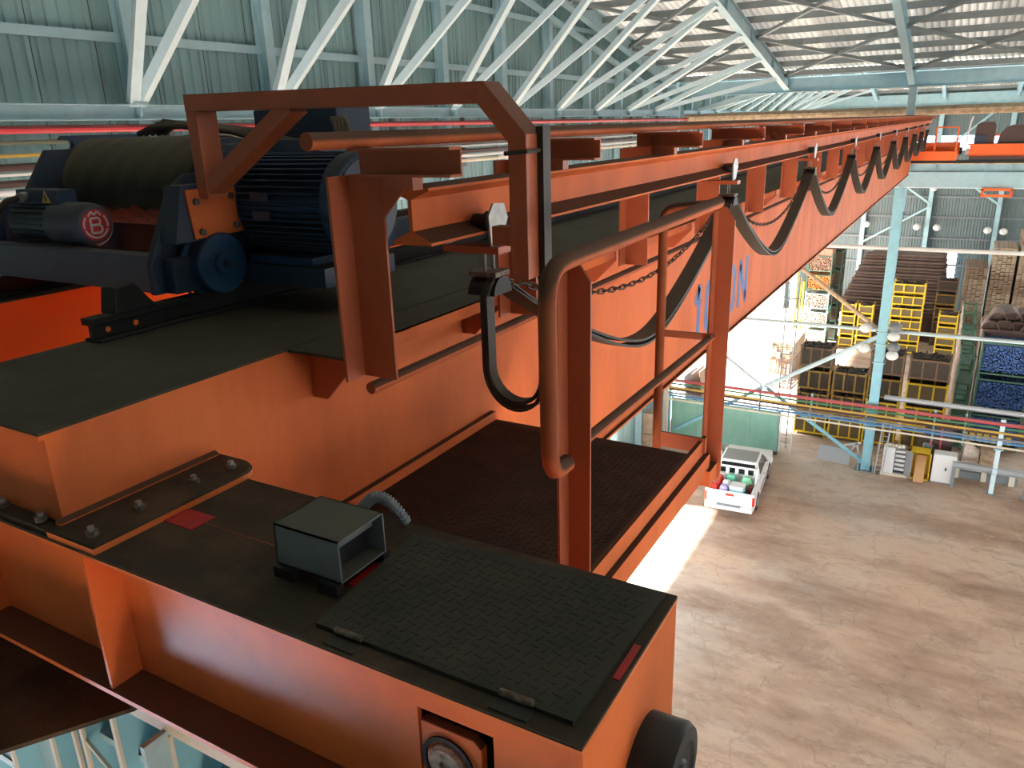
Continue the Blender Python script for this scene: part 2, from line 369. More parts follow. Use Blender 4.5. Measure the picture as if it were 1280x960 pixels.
# far wall
wf = thing('wall_far', 'grey blue corrugated far wall with pale columns', None, (0, YF, FZ), kind='structure')
x = -12.0
while x < 14:
    for lo, hi in ((FZ, -2.55), (-1.5, 1.7)):
        if -1.6 < x + .5 < .4 and lo == FZ:
            corrugated(x - .01, x + 1.01, FZ, -13.2, -13.2, YF + .3, 'x', -.032).build('cladding_sheet', M['wall_far'], wf)
            lo = -9.9
        corrugated(x - .01, x + 1.01, lo, hi, hi, YF + .3, 'x', -.032).build('cladding_sheet', M['wall_far'], wf)
    x += 1
for xx in (-11.3, -6.8, -2.3, 2.2, 6.7): MB().ibar((xx, YF + .02, FZ), (xx, YF + .02, 1.5), .3, .4, .02, (0, 1, 0)).build('wall_column', M['pale'], wf)
for z in (.2, -2.7, -4.3, -5.9, -7.4, -9.0, -11): MB().cbar((-11.8, YF + .2, z), (14, YF + .2, z), .07, .14, .012).build('girt', M['greypipe'], wf)
MB().ibar((-11.8, YF - .1, 1.05), (14, YF - .1, 1.05), .25, .8, .02).build('eave_beam', M['pale'], wf)
for a, b in (((-2.3, -2.9), (2.2, 1.2)), ((-2.3, -3.2), (2.2, -6.4)), ((-6.8, -3.2), (-2.3, -6.4)), ((-2.3, -6.6), (-6.8, -9.5))):
    MB().bar((a[0], YF - .2, a[1]), (b[0], YF - .2, b[1]), .14, .14).build('wall_brace', M['pale'], wf)
w1 = thing('window_1', 'long white daylight strip high in the far wall', None, (0, YF + .3, -2.5), kind='structure')
x = -11.9
while x < 14: MB().box(x + .02, x + 1.46, YF + .3, YF + .32, -2.55, -1.5).build('pane', M['window'], w1); x += 1.5
w2 = thing('window_2', 'white louvred opening low in the far wall', None, (-.6, YF + .3, -13), kind='structure')
for k in range(8): MB().bar((-1.6, YF + .28, -13.05 + k * .42), (.4, YF + .28, -13.05 + k * .42), .16, .03, (0, .5, 1)).build('louvre', M['bluep'], w2)

# near wall behind the camera and the right end wall, both out of the picture; the end wall openings are added to light the hall
wn = thing('wall_near', 'grey blue corrugated side wall behind the near runway', None, (0, -3, FZ), kind='structure')
MB().box(-12, -6, -3.15, -3.1, FZ, -8.5).box(12, 30, -3.15, -3.1, FZ, -8.5).box(-6, 12, -3.15, -3.1, FZ + 5.4, -8.5).box(-12, -10.2, -3.15, -3.1, -8.5, -5.2).box(-6.3, 30, -3.15, -3.1, -8.5, -5.2).build('cladding_panel', M['wall_far'], wn)  # low opening added so daylight bounces up to the second girder
MB().box(-12, 30, -3.15, -3.1, -5.2, 8.3).build('cladding_panel', M['wall_far'], wn)
MB().box(-12, 30, -3.2, 1.15, 8.3, 8.4).build('lean_to_roof', M['roofgrey'], wn)
w3 = thing('fill_panes', 'added daylight panes in the near wall', None, (0, -3.1, -9.5), kind='structure')  # unseen panes added for the highlight on the end truck
for k, zz in [(k, zz) for k in range(3) for zz in ((-8.5, -5.2),)]: MB().box(-10.2 + k * 1.3, -8.94 + k * 1.3, -3.13, -3.11, *zz).build('pane', M['window'], w3)
wr = thing('wall_right', 'corrugated end wall with added daylight openings in each bay', None, (30, 0, FZ), kind='structure')
for a, b, z0, z1 in ((-3.2, 2, FZ, 1.7), (33, 44, FZ, 1.7), (56, 68, FZ, 1.7), (2, 33, -8.5, 1.7), (44, 56, FZ + 6, 1.7), (1.2, 34, 1.7, 8), (34.4, 67.6, 1.7, 5.1)):
    MB().box(30, 30.05, a, b, z0, z1).build('cladding_panel', M['wall_far'], wr)
tag(MB().box(30.05, 90, -30, 100, FZ - .3, FZ - .02).build('ground', M['concrete']), kind='structure')
tag(MB().box(-12, 30, -60, -6.05, FZ - .3, FZ - .02).build('ground', M['concrete']), kind='structure')

# roof: sheets, purlins, rafters, bracing
ce = thing('ceiling', 'double pitched roof of corrugated sheets on steel purlins', None, (0, YV, EZ), kind='structure')
def roof_sheet(y0, z0, y1, z1, m):
    prof = []; n = 5
    for i in range(n):
        a = i * 1.0 / n; p = 1.0 / n
        prof += [(a, 0), (a + p * .3, .05), (a + p * .6, .05), (a + p * .9, 0)]
    prof.append((1.0, 0)); vs = []
    for s_, d_ in prof: vs += [(s_, y0, z0 + d_), (s_, y1, z1 + d_)]
    return MB().add(vs, [(2 * i, 2 * i + 1, 2 * i + 3, 2 * i + 2) for i in range(len(prof) - 1)])
zr = EZ + SL * (YV - YE) / 2
ZR = EZ + SL * (YV - YE)
for a, b in ((YE - .1, YE + 16.7), (YV - .2, YE + 16.6), (YV + .16, YV + 16.6), (YF + .3, YV + 16.6)):
    me = {k: roof_sheet(a, roofz(a) + .02, b, roofz(b) + .02, None).mesh('roof_sheet', M[k]) for k in ('rooflight', 'roofgrey')}
    for i in range(42):
        xx = XG - .1 + i
        k = 'rooflight' if (i * 7 + int(a)) % 5 < 3 else 'roofgrey'
        inst('roof_sheet', me[k], ce, (xx, 0, 0))
def purl(y, z): return MB().cbar((XG, y, z), (30, y, z), .075, .2, .012)
for a, nn, sgn in ((YV, 25, -1), (YV, 13, 1), (YF, 13, -1)):
    for k in range(nn):
        y = a + sgn * (.45 + k * 1.32)
        purl(y, roofz(y) - .12).build('purlin', M['purlin'], ce)
for xx in (-6.81, -2.32, 2.2, 6.7, 11.2):
    for a, mid in ((YV, YE), (YV, YV + 16.6), (YF, YV + 16.6)):
        z0, z1 = EZ - .24, (ZR if mid == YE else zr) - .24
        mb = MB()
        d = 1 if mid > a else -1
        # deep plate rafter: flanges and web
        mb.prism([(a + d * .1, z0 - .42), (mid, z1 - .62), (mid, z1), (a + d * .1, z0)], 'x', xx - .008, xx + .008)
        mb.bar((xx, a + d * .1, z0 - .42), (xx, mid, z1 - .62), .22, .02); mb.bar((xx, a + d * .1, z0), (xx, mid, z1), .22, .02)
        for k in range(1, 5 if mid != YE else 10):
            y = a + d * 3.3 * k; t = (y - a) / (mid - a); mb.box(xx - .1, xx + .1, y - .008, y + .008, z0 + (z1 - z0) * t - .42 - .2 * t, z0 + (z1 - z0) * t)
        mb.build('rafter', M['pale'], ce)
MB().ibar((XG, YV, 1.29), (24, YV, 1.29), .3, .55, .02).build('valley_beam', M['pale'], ce)
MB().box(XG, 24, YV - .12, YV + .35, EZ - .12, EZ - .08).build('valley_gutter', M['purlin'], ce)
MB().ibar((XG, YE, ZR - .5), (24, YE, ZR - .5), .3, .55, .02).build('ridge_beam', M['pale'], ce)
# diagonal roof bracing between rafters under the purlins
for (x0, x1) in ((XG + .5, -6.81), (-6.81, -2.32), (-2.32, 2.2)):
    for (ya, yb) in ((18.6, 23.6), (23.6, 28.6), (28.6, 33.6)):
        for p, q in ((ya, yb), (yb, ya)):
            MB().bar((x0, p, roofz(p) - .30), (x1, q, roofz(q) - .30), .1, .1).build('roof_brace', M['purlin'], ce)
    for (ya, yb) in ((40, 47), (47, 54)):
        for p, q in ((ya, yb), (yb, ya)):
            MB().bar((x0, p, roofz(p) - .34), (x1, q, roofz(q) - .34), .09, .09).build('roof_brace', M['purlin'], ce)

# wind truss: beam on the gable wall with struts up to the first rafter, one truss in each bay
def rafbot(y):
    if y < YV: return EZ - .66 + (YV - y) / 33.2 * (ZR - EZ - .2)
    t = min(y - YV, YF - y) / 16.6
    return EZ - .66 + t * (zr - EZ - .2)
for nm, k0, k1, lab in (('wind_truss', 0, 11, 'pale blue zigzag strut truss from gable wall beam up to first rafter, near bay'), ('wind_truss', 12, 22, 'pale blue zigzag strut truss seen under the valley beam, far bay')):
    wt = thing(nm, lab, 'truss', (XG + .7, gy[k0], .38))
    ya, yb = gy[k0] - 2.0, min(gy[k1 - 1] + 2.0, YF - .3)
    if k0 == 0: yb = YV - .4
    MB().ibar((XG + .72, ya, .38), (XG + .72, yb, .38), .30, .22, .014, (0, 0, 1)).build('beam', M['pale'], wt)
    for k in range(k0, k1):
        yy = gy[k]
        MB().box(XG + .5, XG + .92, yy - .11, yy + .11, .49, .52).build('node_plate', M['pale'], wt)
        MB().bar((XG + .8, yy, .30), (XG + .8, yy, .5), .02, .16, (1, 0, 0)).build('gusset', M['pale'], wt)
        for s_ in (-1, 1):
            ty = yy + s_ * 1.435
            if ty < YE or (k0 == 0 and ty > YV - 1) or ty > YF - 1: continue
            MB().bar((XG + .78, yy + s_ * .05, .50), (-6.86, ty - s_ * .06, rafbot(ty) - .01), .15, .15).build('strut', M['strut'], wt)
    for k in range(k0, k1):   # brackets that carry the pipes below
        MB().box(XG + .60, XG + .72, gy[k] + .55, gy[k] + .65, -.9, .30).build('bracket', M['greypipe'], wt)

# pipes along the gable wall
def pipe(name, label, pts, r, m, n=10): return tag(MB().tube(pts, r, n).build(name, m, smooth=True), label, 'pipe')
xp = XG + .78
pipe('fire_pipe', 'red fire pipe running along the gable wall under the beam', [(xp, -2, .17), (xp, 34.9, .12)], .055, M['red'])
pipe('tan_pipe', 'dusty tan pipe crossing the hall below the valley beam', [(xp, 34.95, .16), (xp + .1, 35.1, .16), (xp + 1, 35.1, .16), (20, 35.1, .16)], .17, M['tan'])
pipe('olive_pipe', 'thin olive pipe just below the red fire pipe', [(xp, -2, .0), (xp, 33.6, -.02)], .03, M['olive'])
pipe('yellow_pipe', 'thin yellow pipe on the gable wall left of the hoist', [(xp, -2, -.17), (xp, 33.6, -.17)], .025, M['ochre'])
pipe('brown_pipe', 'brown pipe below the yellow pipe on the gable wall', [(xp, -2, -.32), (xp, 33.6, -.32)], .05, M['brown'])
pipe('white_pipe', 'thin white pipe hugging the underside of the brown wall pipe', [(xp, -2, -.41), (xp, 33.6, -.41)], .025, M['white'])
pipe('dark_red_pipe', 'dark red brown pipe between two white wall pipes', [(xp, -2, -.53), (xp, 33.6, -.53)], .05, M['brown'])
pipe('white_pipe', 'thicker white pipe, lowest pair on the gable wall', [(xp, -2, -.64), (xp, 33.6, -.64)], .045, M['white'])
pipe('cream_pipe', 'cream pipe below all other wall pipes behind the hoist', [(xp, -2, -.76), (xp, 33.6, -.76)], .045, M['cream'])

# ---------------------------------------------------------------- runways and column line between the bays
def runway(label, yc, face):
    rw = thing('crane_runway', label, 'runway girder', (0, yc, -2.7))
    x0, x1 = -11.3, 22
    f = face
    MB().box(x0, x1, yc - .3, yc + .3, -1.78, -1.75).build('top_flange', M['pale'], rw)
    MB().box(x0, x1, yc - .012 + f * .12, yc + .012 + f * .12, -2.06, -1.78).build('upper_web', M['pale'], rw)
    MB().box(x0, x1, yc - .25, yc + .25, -2.09, -2.06).build('ledge', M['pale'], rw)
    MB().box(x0, x1, yc - .012 + f * .2, yc + .012 + f * .2, -2.62, -2.09).build('lower_web', M['pale'], rw)
    MB().box(x0, x1, yc - .22, yc + .26, -2.66, -2.62).build('bottom_flange', M['strut'], rw)
    st = MB().box(-.01, .01, -.14, .14, -.14, .14).mesh('stiffener', M['pale'])
    xx = x0 + .3
    while xx < 8:
        inst('stiffener', st, rw, (xx, yc + f * .25, -1.92)); xx += .82
    for xx in (-6.8, -2.3, 2.0, 6.7): MB().box(xx - .012, xx + .012, yc + f * .2, yc + f * .3, -2.62, -2.09).build('web_stiffener', M['pale'], rw)
    MB().box(x0, x1, yc - .03, yc + .03, -1.75, -1.66).build('rail', M['blackdust'], rw)
    return rw
rwf = runway('pale blue crane runway girder with stiffeners across the far side', 34.4, -1)
MB().box(-11, 22, 33.98, 34.06, -1.7, -1.62).build('conductor_bar', M['black'], rwf)
MB().box(-11, 22, 33.96, 34.02, -1.76, -1.73).build('conductor_strip', M['tan'], rwf)

def column(label, x, cat='column'):
    c = thing('steel_column', label, cat, (x, 34.4, FZ))
    m_ = M['sky']
    MB().ibar((x, 34.4, FZ + .04), (x, 34.4, -3.0), .36, .46, .024, (0, 1, 0)).build('shaft', m_, c)
    MB().box(x - .42, x + .42, 34.0, 34.8, FZ, FZ + .04).build('base_plate', M['greypipe'], c)
    for k in range(4):
        MB().prism([(34.17, FZ + .04), (33.98, FZ + .04), (34.17, FZ + .5)], 'x', x - .3 + k * .2 - .012, x - .3 + k * .2 + .012).build('rib', m_, c)
    for z in (-8.45, -8.95, -9.75): MB().box(x - .24, x + .24, 34.12, 34.68, z - .02, z + .02).build('splice_plate', M['pale'], c)
    MB().prism([(34.15, -2.66), (34.15, -3.1), (34.3, -3.6), (34.55, -3.6), (34.65, -3.1), (34.65, -2.66)], 'x', x - .2, x + .2).build('cap_bracket', m_, c)
    MB().bar((x, 34.4, -2.66), (x, 34.4, 1.0), .28, .3, (0, 1, 0)).build('upper_shaft', M['pale'], c)
    return c
column('light blue steel column with dome lamps, right of the crane girder', -2.25)
column('light blue steel column in the corner beside the gable wall', -11.42)

def brace(label, a, b, w=.12, m_=None):
    mb = MB().cyl((a[0], 34.4, a[1]), (b[0], 34.4, b[1]), w / 2 + .02, 8)
    return tag(mb.build('brace_tube', m_ or M['strut'], smooth=True), label, 'brace')
brace('long white horizontal tie tube, upper of two at the blue column', (-10.9, -5.05), (22, -4.95), .12, M['white'])
brace('long pale blue horizontal tie tube, lower of two at the blue column', (-10.9, -8.45), (22, -8.3), .12)
brace('tan diagonal brace above the lower tie, left of the blue column', (-6.8, -5.2), (-2.4, -8.4), .14, M['tan'])
brace('pale diagonal brace rising to the blue column under its lamps', (-6.8, -11.5), (-2.4, -8.7), .16)
brace('light blue diagonal brace reaching the foot of the blue column', (-6.7, -11.55), (-2.45, -14.35), .13, M['sky'])
brace('thin diagonal brace in front of the bright doorway', (-6.9, -11.5), (-10.9, -8.7), .1)
brace('light blue diagonal brace crossing the green board', (-6.9, -11.55), (-10.9, -14.3), .13, M['sky'])

# dome lamps
LN = ['upper left', 'lower left', 'upper right dark', 'upper right', 'lower right dark', 'lower right']
for nm, (dx, z, mm) in zip(LN, ((-.62, -8.3, 'white'), (-.6, -9.15, 'white'), (.48, -8.15, 'greypipe'), (.45, -8.55, 'white'), (.5, -9.0, 'greypipe'), (.48, -9.35, 'white'))):
    x = -2.25 + dx
    t = thing('dome_lamp', '%s dome lamp on the light blue column' % ('white ' + nm if 'dark' not in nm else 'grey ' + nm.replace(' dark', '')), 'lamp', (x, 34.1, z), 'dome lamps on the blue column')
    MB().dome((x, 34.1, z - .02), .24, .2, 14, 5, (0, -.55, .8)).build('shade', M[mm], t, smooth=True)
    MB().bar((x - (.0 if dx > 0 else -.0), 34.15, z), (-2.25 + (.2 if dx > 0 else -.2), 34.25, z), .05, .05).build('arm', M['greypipe'], t)
for lab, x, z in (('upper lamp on the far wall column behind the hoisting girder end', -6.5, -8.0), ('small round lamp high on the middle far wall column', -2.15, -5.2), ('small round lamp right of the middle far wall column', -1.6, -8.1), ('left of two small lamps on the right far wall column', 1.7, -8.2), ('right of two small lamps on the right far wall column', 2.7, -8.25), ('small lamp left of the middle far wall column', -2.95, -8.1)):
    t = thing('wall_lamp', lab, 'lamp', (x, 67.2, z), 'lamps on the far wall')
    MB().dome((x, 67.1, z), .27, .24, 12, 4, (0, -.8, .5)).build('shade', M['white'], t, smooth=True)
    MB().bar((x, 67.1, z), (x, 67.4, z), .06, .06).build('bracket', M['greypipe'], t)
# ================================================================ THE OVERHEAD CRANE
DZ = -.714                      # girder deck level
cr = thing('overhead_crane', 'orange double girder overhead crane filling the foreground', 'crane', (-2.4, 1.2, -1.66))
def girder(x0, x1, px0, px1, m_):
    prof = [(1.0, DZ - .02), (1.0, -.985), (1.5, -.985), (1.5, -1.6), (2.6, -2.1), (33.4, -2.1), (34.15, -1.75), (34.15, -.985), (34.6, -.985), (34.6, DZ - .02)]
    g = MB().prism(prof, 'x', x0, x1).build('girder', m_, cr)
    MB().box(px0, px1, .985, 34.62, DZ - .02, DZ).build('top_plate', M['deck'], g)
    MB().box(px0, px1 + .001, .984, 34.62, DZ - .021, DZ - .008).build('top_plate_edge', m_, g)
    MB().box(x0 - .03, x1 + .03, 2.6, 33.4, -2.115, -2.1).build('bottom_plate', m_, g)
    return g
gA = girder(-2.70, -2.0, -2.80, -1.995, M['orange'])
gB = girder(-4.68, -3.98, -4.69, -3.90, M['orange_bright'])
def rail(x):
    r = MB(); y0, y1 = 1.62, 34.0
    r.box(x - .045, x + .045, y0, y1, DZ, DZ + .012); r.box(x - .011, x + .011, y0, y1, DZ + .012, DZ + .065); r.box(x - .032, x + .032, y0 - .01, y1, DZ + .065, DZ + .092)
    o = r.build('trolley_rail', M['blackdust'], cr, bevel=.004)
    return o
rA = rail(-2.745); rail(-4.03)
for y in (1.683, 1.80): MB().cyl((-2.733, y, DZ + .038), (-2.7335, y, DZ + .038), .011, 10).build('bolt_hole', M['orange_bright'], rA)
MB().prism([(1.70, DZ + .09), (1.72, DZ + .19), (1.80, DZ + .20), (1.86, DZ + .12), (1.89, DZ + .09)], 'x', -2.79, -2.70).build('end_stop', M['blackdust'], cr, bevel=.006)

# lettering on the girder side: 10TON
def letter(name, y0, strokes):
    mb = MB()
    for kind, a in strokes:
        if kind == 'bar':
            (ya, za), (yb, zb), w = a; mb.bar((-1.9985, y0 + ya, -1.93 + za), (-1.9985, y0 + yb, -1.93 + zb), w, .002, (1, 0, 0))
        else:
            w, h, t = a; n = 28; vs = []
            for i in range(n):
                th = 2 * pi * i / n; sy = (1 if cos(th) >= 0 else -1) * abs(cos(th)) ** .8; sz = sin(th)
                k = h / 2 - w / 2
                for q in (w / 2, w / 2 - t):
                    vs.append((-1.998, y0 + w / 2 + q * cos(th), -1.93 + h / 2 + q * sin(th) + (k if sin(th) > 1e-6 else -k if sin(th) < -1e-6 else 0)))
            mb.add(vs, [(2 * i, (2 * i + 2) % (2 * n), (2 * i + 3) % (2 * n), 2 * i + 1) for i in range(n)])
    return mb.build(name, M['bluepaint'], gA)
letter('numeral_1', 6.72, [('bar', ((.15, 0), (.15, .52), .105)), ('bar', ((.15, .50), (.03, .36), .085))])
letter('numeral_0', 7.06, [('ring', (.30, .52, .105))])
letter('letter_t', 7.45, [('bar', ((.17, 0), (.17, .52), .085)), ('bar', ((0, .48), (.34, .48), .08))])
letter('letter_o', 7.88, [('ring', (.31, .52, .105))])
letter('letter_n', 8.31, [('bar', ((.04, 0), (.04, .52), .1)), ('bar', ((.34, 0), (.34, .52), .1)), ('bar', ((.05, .47), (.33, .05), .1))])

# side ledge with gussets, bracket posts, arms, cable track beam
PY = [1.95, 2.96] + [4.35 + 1.5 * k for k in range(20)]
led = MB().box(-2.0, -1.80, 1.86, 34.3, DZ - .012, DZ - .002).box(-1.80, -1.735, 1.86, 1.99, DZ - .012, DZ - .002).build('side_ledge', M['deck'], cr)
MB().box(-1.812, -1.80, 1.99, 34.3, DZ - .06, DZ - .004).build('edge_angle', M['orange'], led)
gus = MB().prism([(-2.0, -.015), (-1.79, -.015), (-1.79, -.07), (-1.93, -.21), (-2.0, -.21)], 'y', -.006, .006).mesh('gusset', M['orange_red'])
L_post = MB(); L_post.box(-.045, -.035, -.09, 0, -.80, -.13); L_post.box(-.045, .10, 0, .01, -.80, -.13)
pm = L_post.mesh('bracket_post', M['orange_red'])
A = MB(); A.box(-.02, .36, 0, .008, -.128, -.052); A.box(-.02, .36, -.055, .008, -.132, -.124); A.box(-.02, .36, -.055, .008, -.056, -.048)
am = A.mesh('bracket_arm', M['orange_red'])
kb = MB().prism([(.06, -.132), (.06, -.26), (.19, -.132)], 'y', .001, .008).mesh('knee_plate', M['orange_red'])
hg = MB().box(.12, .22, -.05, .0, -.17, -.132).mesh('beam_clip', M['orange_red'])
for y in PY:
    inst('gusset', gus, led, (0, y + .02, DZ))
    p = inst('bracket_post', pm, cr, (-1.69, y, 0))
    for nm, me in (('bracket_arm', am), ('knee_plate', kb), ('beam_clip', hg)):
        o = bpy.data.objects.new(nm, me); col.objects.link(o); o.parent = p; o.location = (.04, 0, 0)
for x in (-1.93, -1.84): MB().cyl((x, 1.972, DZ - .035), (x, 1.955, DZ - .035), .012, 6).build('bolt', M['rustbolt'], led)
tb = [(-.075, -.345), (.075, -.345), (.075, -.336), (.007, -.302), (.007, -.205), (.075, -.177), (.075, -.168), (-.075, -.168), (-.075, -.177), (-.007, -.205), (-.007, -.302), (-.075, -.336)]
MB().prism([(-1.5 + p[0], p[1]) for p in tb], 'y', 1.97, 34.4).build('cable_track_beam', M['orange'], cr)
MB().tube([(-1.645, 1.70, -.022), (-1.645, 34.2, -.022)], .026, 12).build('top_pipe', M['orange_pipe'], cr, smooth=True)
MB().tube([(-1.69, 1.93, -.838), (-1.69, 34.2, -.838)], .021, 10).build('side_pipe', M['orange_pipe'], cr, smooth=True)

# access platform with handrail
wk = MB().box(-2.0, -.945, 1.46, 3.2, -1.455, -1.44).build('access_platform', M['walk'], cr)
lug = MB()
for i in range(38):
    for j in range(62):
        x, y = -1.975 + i * .027, 1.49 + j * .027; a = .9 if (i + j) % 2 else -.7
        lug.bar((x - .009 * cos(a), y - .009 * sin(a), -1.4395), (x + .009 * cos(a), y + .009 * sin(a), -1.4395), .005, .003)
tag(lug.build('tread_lugs', M['walk'], wk), kind='stuff')
MB().box(-2.0, -1.97, 1.46, 3.2, -1.44, -1.395).build('edge_angle', M['orange'], wk)
MB().box(-.945, -.925, 1.46, 3.42, -1.505, -1.43).build('toe_board', M['orange'], wk)
MB().cbar((-.935, 1.46, -1.565), (-.935, 3.42, -1.565), .06, .10, .008, side=1).build('edge_channel', M['orange'], wk)
MB().box(-2.0, -.93, 3.19, 3.2, -1.55, -1.44).build('end_angle', M['orange_red'], wk)
MB().box(-.975, -.885, 3.36, 3.56, -1.665, -1.585).build('support_block', M['orange'], wk)
pts = [(-.93, 1.905, -.955), (-.93, 1.85, -.955), (-.93, 1.82, -.945), (-.93, 1.802, -.92), (-.93, 1.795, -.88), (-.93, 1.79, -.46), (-.93, 1.795, -.41), (-.93, 1.815, -.375), (-.93, 1.85, -.358), (-.93, 1.90, -.352), (-.93, 3.42, -.335)]
hd = MB().tube(pts, .026, 14).build('handrail', M['orange_pipe'], cr, smooth=True)
def lpost(x, y, name='handrail_post'):
    mb = MB(); mb.box(x - .035, x - .027, y - .03, y + .035, -1.68, -.375)
    mb.prism([(x - .035, -1.68), (x + .045, -1.68), (x + .045, -.42), (x + .005, -.36), (x - .035, -.36)], 'y', y + .035, y + .043)
    return mb.build(name, M['orange_red'], hd)
lpost(-.925, 1.925); lpost(-.915, 3.45)
MB().tube([(-.935, 1.97, -.935), (-.935, 3.45, -.945)], .017, 10).build('mid_rail', M['orange_pipe'], hd, smooth=True)
MB().tube([(-1.15, 3.35, -1.52), (-1.15, 3.35, -.42), (-1.145, 3.35, -.385), (-1.125, 3.35, -.362), (-1.09, 3.35, -.352), (-.93, 3.36, -.338)], .021, 12).build('end_loop', M['orange_pipe'], hd, smooth=True)
MB().bar((-1.14, 3.35, -.925), (-.92, 3.40, -.935), .012, .03).build('end_bar', M['orange_red'], hd)
MB().box(-1.16, -.91, 3.345, 3.357, -1.49, -1.415).build('end_toe_board', M['orange_red'], hd)

# end trucks
def end_truck(y0, y1, f, far=False):
    """f = -1: open side towards -y (near), +1 far"""
    t = MB().box(-5.4, -.44, y0, y1, -1.014, -1.0).build('end_truck', M['truck_top'], cr)
    MB().box(-5.4, -.4395, y0 - .001, y1 + .001, -1.015, -1.006).build('top_flange_edge', M['orange_gloss'], t)
    if y0 < 5: MB().box(-5.4, -.872, y0 + .10, y0 + .115, -1.44, -1.014).box(-.872, -.682, y0 + .10, y0 + .115, -1.165, -1.014).box(-.682, -.455, y0 + .10, y0 + .115, -1.44, -1.014).build('web', M['orange_gloss'], t)
    else: MB().box(-5.4, -.455, y0 + .10, y0 + .115, -1.44, -1.014).build('web', M['orange_gloss'], t)
    MB().box(-5.4, -.455, y1 - .06, y1 - .045, -1.44, -1.014).build('web', M['orange_gloss'], t)
    MB().box(-5.4, -.455, y0, y1, -1.455, -1.44).build('bottom_flange', M['orange_gloss'], t)
    MB().box(-.455, -.44, y0 + .005, y1 - .003, -1.75, -1.014).build('end_plate', M['orange'], t)
    for x in (-1.87, -2.55, -3.3, -4.1):
        MB().box(x - .006, x + .006, y0 + .008, y0 + .10, -1.44, -1.014).build('stiffener', M['orange_gloss'], t)
    MB().lathe((-.44, y0 + .30, -1.30), (1, 0, 0), [(0, .118), (.075, .12), (.088, .112), (.09, .085), (.083, .08), (.083, .045), (.09, .04)], 32).build('buffer', M['black'], t, smooth=True)
    for x in (-.75, -5.0):
        MB().cyl((x, (y0 + y1) / 2 - .05, -1.49), (x, (y0 + y1) / 2 + .05, -1.49), .17, 24).build('wheel', M['blackdust'], t, smooth=True)
    return t
et = end_truck(.95, 1.455, -1)
ef = end_truck(34.15, 34.655, 1)
# bearing housing on the near face
hs = MB().prism([(-.868, -1.44), (-.714, -1.44), (-.714, -1.215), (-.732, -1.197), (-.868, -1.197)], 'y', 1.052, 1.075).build('bearing_housing', M['orange_gloss'], et, bevel=.003)
MB().lathe((-.800, 1.052, -1.285), (0, -1, 0), [(-.03, .066), (.006, .066), (.006, .055), (-.02, .053)], 28).build('bearing_seal', M['black'], hs, smooth=True)
MB().lathe((-.800, 1.052, -1.285), (0, -1, 0), [(-.02, .050), (.008, .048), (.014, .040), (.014, .014), (.006, .012)], 24).build('axle_end', M['axle'], hs, smooth=True)
# girder foot plates and bolts
n = 8
fp = [(-2.0, .955), (-1.80, .955), (-1.80, 1.42)] + [(-1.88 + .08 * cos(a), 1.44 + .075 * sin(a)) for a in [pi / 2 * i / n for i in range(n + 1)]] + [(-2.0, 1.515)]
ft = MB().prism(fp, 'z', -1.0, -.975).build('foot_plate', M['truck_top'], et, bevel=.003)
MB().prism([(p[0] + (.003 if p[0] > -1.99 else 0), p[1] + (.003 if p[1] > 1 else -.003)) for p in fp], 'z', -1.0, -.983).build('foot_plate_edge', M['orange_gloss'], et)
MB().bar((-1.99, .98, -.972), (-1.99, 1.505, -.972), .022, .014, (.4, 0, 1)).build('weld_fillet', M['orange_gloss'], et)
MB().box(-2.72, -2.0, .955, 1.0, -1.0, -.98).build('foot_plate', M['truck_top'], et)
MB().box(-4.7, -3.9, .955, 1.5, -1.0, -.98).build('foot_plate', M['truck_top'], et)
for x, y in ((-1.855, .99), (-1.872, 1.14), (-1.876, 1.325), (-1.858, 1.448), (-2.06, .975), (-2.245, .975), (-2.43, .975)):
    b = MB().cyl((x, y, -.975), (x, y, -.961), .017, 6).build('bolt_nut', M['rustbolt'], et)
    MB().cyl((x, y, -.961), (x, y, -.949), .009, 8).build('bolt_end', M['steel'], b)
# hatch cover with tread lugs, hinges, red marks
hp = [(-1.085, .995), (-.475, .99), (-.462, 1.437), (-1.125, 1.40)]
ht = MB().prism(hp, 'z', -1.0, -.990).build('hatch_cover', M['hatch'], et)
lug = MB()
for i in range(24):
    for j in range(17):
        x, y = -1.085 + i * .0265, 1.01 + j * .0265
        if x + (1.40 - y) * -.09 < -1.10 or y > 1.385 + (x + 1.12) * .05 or x > -.485: continue
        a = R(75) if (i + j) % 2 else R(-15)
        lug.bar((x - .0105 * cos(a), y - .0105 * sin(a), -.9898), (x + .0105 * cos(a), y + .0105 * sin(a), -.9898), .0048, .0022)
tag(lug.build('tread_lugs', M['hatch'], ht), kind='stuff')
for x in (-.99, -.59):
    hn = MB().cyl((x - .035, .992, -.986), (x + .035, .992, -.986), .007, 8).build('hinge', M['rustbolt'], ht, smooth=True)
    MB().box(x - .04, x + .04, .957, .988, -1.0, -.996).build('hinge_leaf', M['hatch'], ht)
for (x0, x1, y0, y1) in ((-1.80, -1.682, 1.155, 1.235), (-1.132, -1.103, 1.15, 1.25), (-.462, -.447, 1.135, 1.25)):
    MB().box(x0, x1, y0, y1, -1.0, -.9975).build('red_mark', M['redmark'], et)
MB().box(-1.7, -1.1, 1.2, 1.204, -1.0, -.9985).build('seam_weld', M['orange_gloss'], et)

